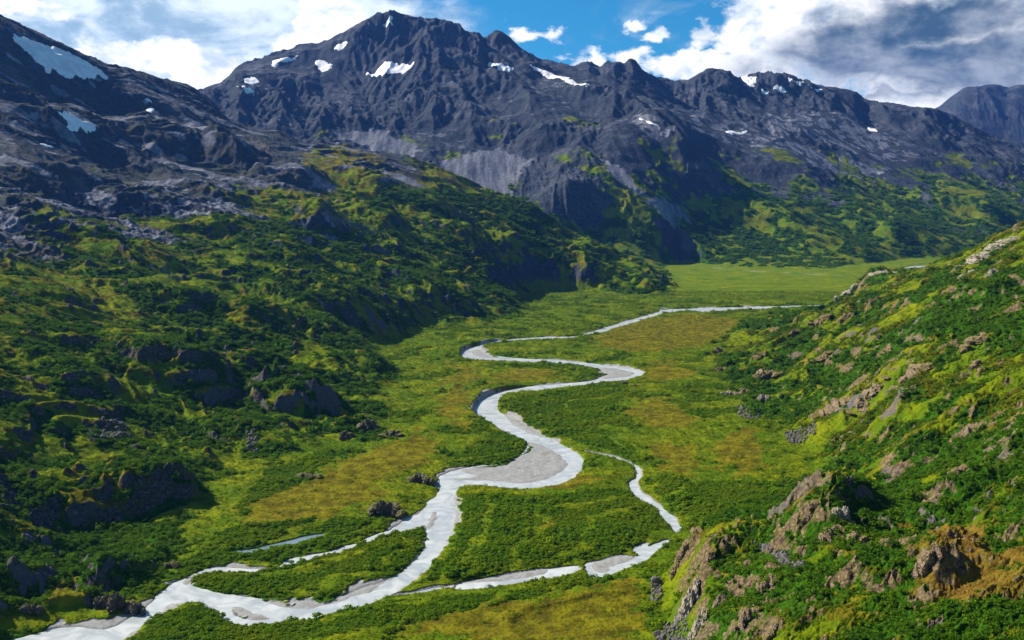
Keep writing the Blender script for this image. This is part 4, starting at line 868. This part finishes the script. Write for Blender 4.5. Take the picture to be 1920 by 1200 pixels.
SC = {'olive': shrub_coll('olive', ML[3], 4, 160), 'grass': shrub_coll('sedge', ML[2], 3, 60), 'willow': shrub_coll('willow', ML[0], 4, 170), 'alder': shrub_coll('alder', ML[1], 4, 150)}
def scatter(name, pts, scl, coll, label):
    n = len(pts); me = bpy.data.meshes.new(name); me.vertices.add(n); me.vertices.foreach_set('co', pts.astype(np.float32).ravel())
    a = me.attributes.new('size', 'FLOAT', 'POINT'); a.data.foreach_set('value', scl.astype(np.float32))
    o = bpy.data.objects.new(name, me); C.objects.link(o)
    ng = bpy.data.node_groups.new(name+'_scatter', 'GeometryNodeTree')
    ng.interface.new_socket('Geometry', in_out='INPUT', socket_type='NodeSocketGeometry'); ng.interface.new_socket('Geometry', in_out='OUTPUT', socket_type='NodeSocketGeometry')
    N = ng.nodes; L = ng.links; gi = N.new('NodeGroupInput'); go = N.new('NodeGroupOutput'); m2p = N.new('GeometryNodeMeshToPoints'); ip = N.new('GeometryNodeInstanceOnPoints')
    ci = N.new('GeometryNodeCollectionInfo'); ci.inputs['Collection'].default_value = coll; ci.inputs['Separate Children'].default_value = True; ci.inputs['Reset Children'].default_value = True
    na = N.new('GeometryNodeInputNamedAttribute'); na.data_type = 'FLOAT'; na.inputs['Name'].default_value = 'size'
    rv = N.new('FunctionNodeRandomValue'); rv.data_type = 'FLOAT_VECTOR'; rv.inputs[0].default_value = (-0.15, -0.15, 0); rv.inputs[1].default_value = (0.15, 0.15, 6.283)
    rz = N.new('FunctionNodeRandomValue'); rz.data_type = 'FLOAT_VECTOR'; rz.inputs[0].default_value = (0.8, 0.8, 0.6); rz.inputs[1].default_value = (1.25, 1.25, 1.1)
    vm = N.new('ShaderNodeVectorMath'); vm.operation = 'SCALE'
    L.new(gi.outputs[0], m2p.inputs['Mesh']); L.new(m2p.outputs[0], ip.inputs['Points']); L.new(ci.outputs[0], ip.inputs['Instance']); ip.inputs['Pick Instance'].default_value = True
    L.new(rv.outputs[0], ip.inputs['Rotation']); L.new(rz.outputs[0], vm.inputs[0]); L.new([q for q in na.outputs if q.enabled][0], vm.inputs['Scale']); L.new(vm.outputs[0], ip.inputs['Scale']); L.new(ip.outputs[0], go.inputs[0])
    md = o.modifiers.new('scatter', 'NODES'); md.node_group = ng
    tag(o, label, 'shrubs', kind='stuff'); print(name, n); return o
rs = np.random.RandomState(11)
cell = (gy*(gl[1]-gl[0])*gy*(ga[1]-ga[0])).astype(np.float32)
def pts_for(mask, size_fn, dens_k, ymax):
    """mask: weight per vertex; one shrub per dens_k*size^2"""
    size = size_fn; lam = mask*cell/(size*size*dens_k)
    lam = np.where(Y < ymax, lam, 0); cnt = rs.poisson(np.clip(lam, 0, 3)); I, J = np.nonzero(cnt)
    rep = cnt[I, J]; I = np.repeat(I, rep); J = np.repeat(J, rep)
    fi = I+rs.rand(len(I)); fj = J+rs.rand(len(J)); y = np.exp(LMIN+fi/(NL-1)*(LMAX-LMIN)); x = (fj/(NA-1)*2*AM-AM)*y
    okk = (x/y > -0.72) & (x/y < 0.80); 
    z = bil(H, fi, fj); sz = (size*np.ones_like(X))[I, J]*rs.lognormal(-0.03, 0.42, len(I))*(1 if True else 0)
    return np.stack([x, y, z-0.12*sz], -1)[okk], sz[okk]
sz = np.clip(1.5+Y/1500*1.0, 1.6, 7.0)
wetfree = ((d > 1.8) & (dc > 1.4) & (dp > 3.5)).astype(np.float32)
sh = sst(shrub, 0.35, 0.75)*wetfree
p, s_ = pts_for(sh*onfloor*0.9, sz*np.clip(0.64+0.5*n_b, 0.45, 1.0), 1.6, 3800); scatter('willow_thicket', p, s_, SC['willow'], 'bright green willow thicket covering the river flats and island')
p, s_ = pts_for(sh*wf*lft*(1-rock), sz*1.15, 1.7, 4200); scatter('alder_scrub', p, s_, SC['alder'], 'dark green alder scrub over the left hillside')
szr = sz*np.clip(1.15+1.2*n_b, 0.75, 1.9)
p, s_ = pts_for(sh*wf*rgt*(1-rock)*(1-0.45*heath)*(n_a+n_b*0.5 > -0.12), szr, 1.6, 3200); scatter('hillside_alder', p, s_, SC['alder'], 'dark alder thickets over the right hillside')
p, s_ = pts_for(sh*wf*rgt*(1-rock)*(n_a+n_b*0.5 <= -0.12), szr*0.85, 1.6, 3200); scatter('hillside_willow', p, s_, SC['olive'], 'olive green scrub in the folds of the right hillside')
tus = (1-rock)*(1-scree)*(1-gravel)*wetfree*(1-sh)*np.clip(0.30+0.7*sst(n_c+n_b*0.6, -0.15, 0.35), 0, 1)*(1-0.9*heath)
szt = np.clip(0.55+Y/2200, 0.8, 3.0)
p, s_ = pts_for(tus*onfloor*(Y > 500), szt, 4.0, 3400); scatter('meadow_tussocks', p, s_, SC['grass'], 'low tufts of sedge and dwarf willow over the meadows')
p, s_ = pts_for(tus*wf*(1-mw)*(Y > 380), szt*1.15, 4.5, 3400); scatter('slope_tussocks', p, s_, SC['grass'], 'low tufts of herbs and dwarf shrubs on the hillsides')
sz2 = np.clip(Y/700, 6, 10)
p, s_ = pts_for(sst(shrub, 0.4, 0.7)*wf*mw*(1-rock)*(H < 700), sz2, 2.2, 8200); scatter('foothill_scrub', p, s_, SC['alder'], 'dark scrub on the foothills below the far mountains')
bpy.ops.mesh.primitive_cube_add(size=1, location=(0, 8500, 1200)); hb_ = bpy.context.object; hb_.name = 'haze'; hb_.scale = (30000, 19500, 2420)
mh = bpy.data.materials.new('air'); mh.use_nodes = True; t = NT(mh.node_tree); t.n.clear(); v_ = t.node('ShaderNodeVolumePrincipled'); o_ = t.node('ShaderNodeOutputMaterial'); t.l.new(v_.outputs[0], o_.inputs['Volume'])
v_.inputs['Color'].default_value = (0.10, 0.30, 1.0, 1); v_.inputs['Density'].default_value = 1.35e-5; v_.inputs['Anisotropy'].default_value = 0.3
hb_.data.materials.append(mh); tag(hb_, 'thin blue air haze over the valley and mountains', 'haze', kind='stuff')
print('done', round(time.time()-T0, 1))
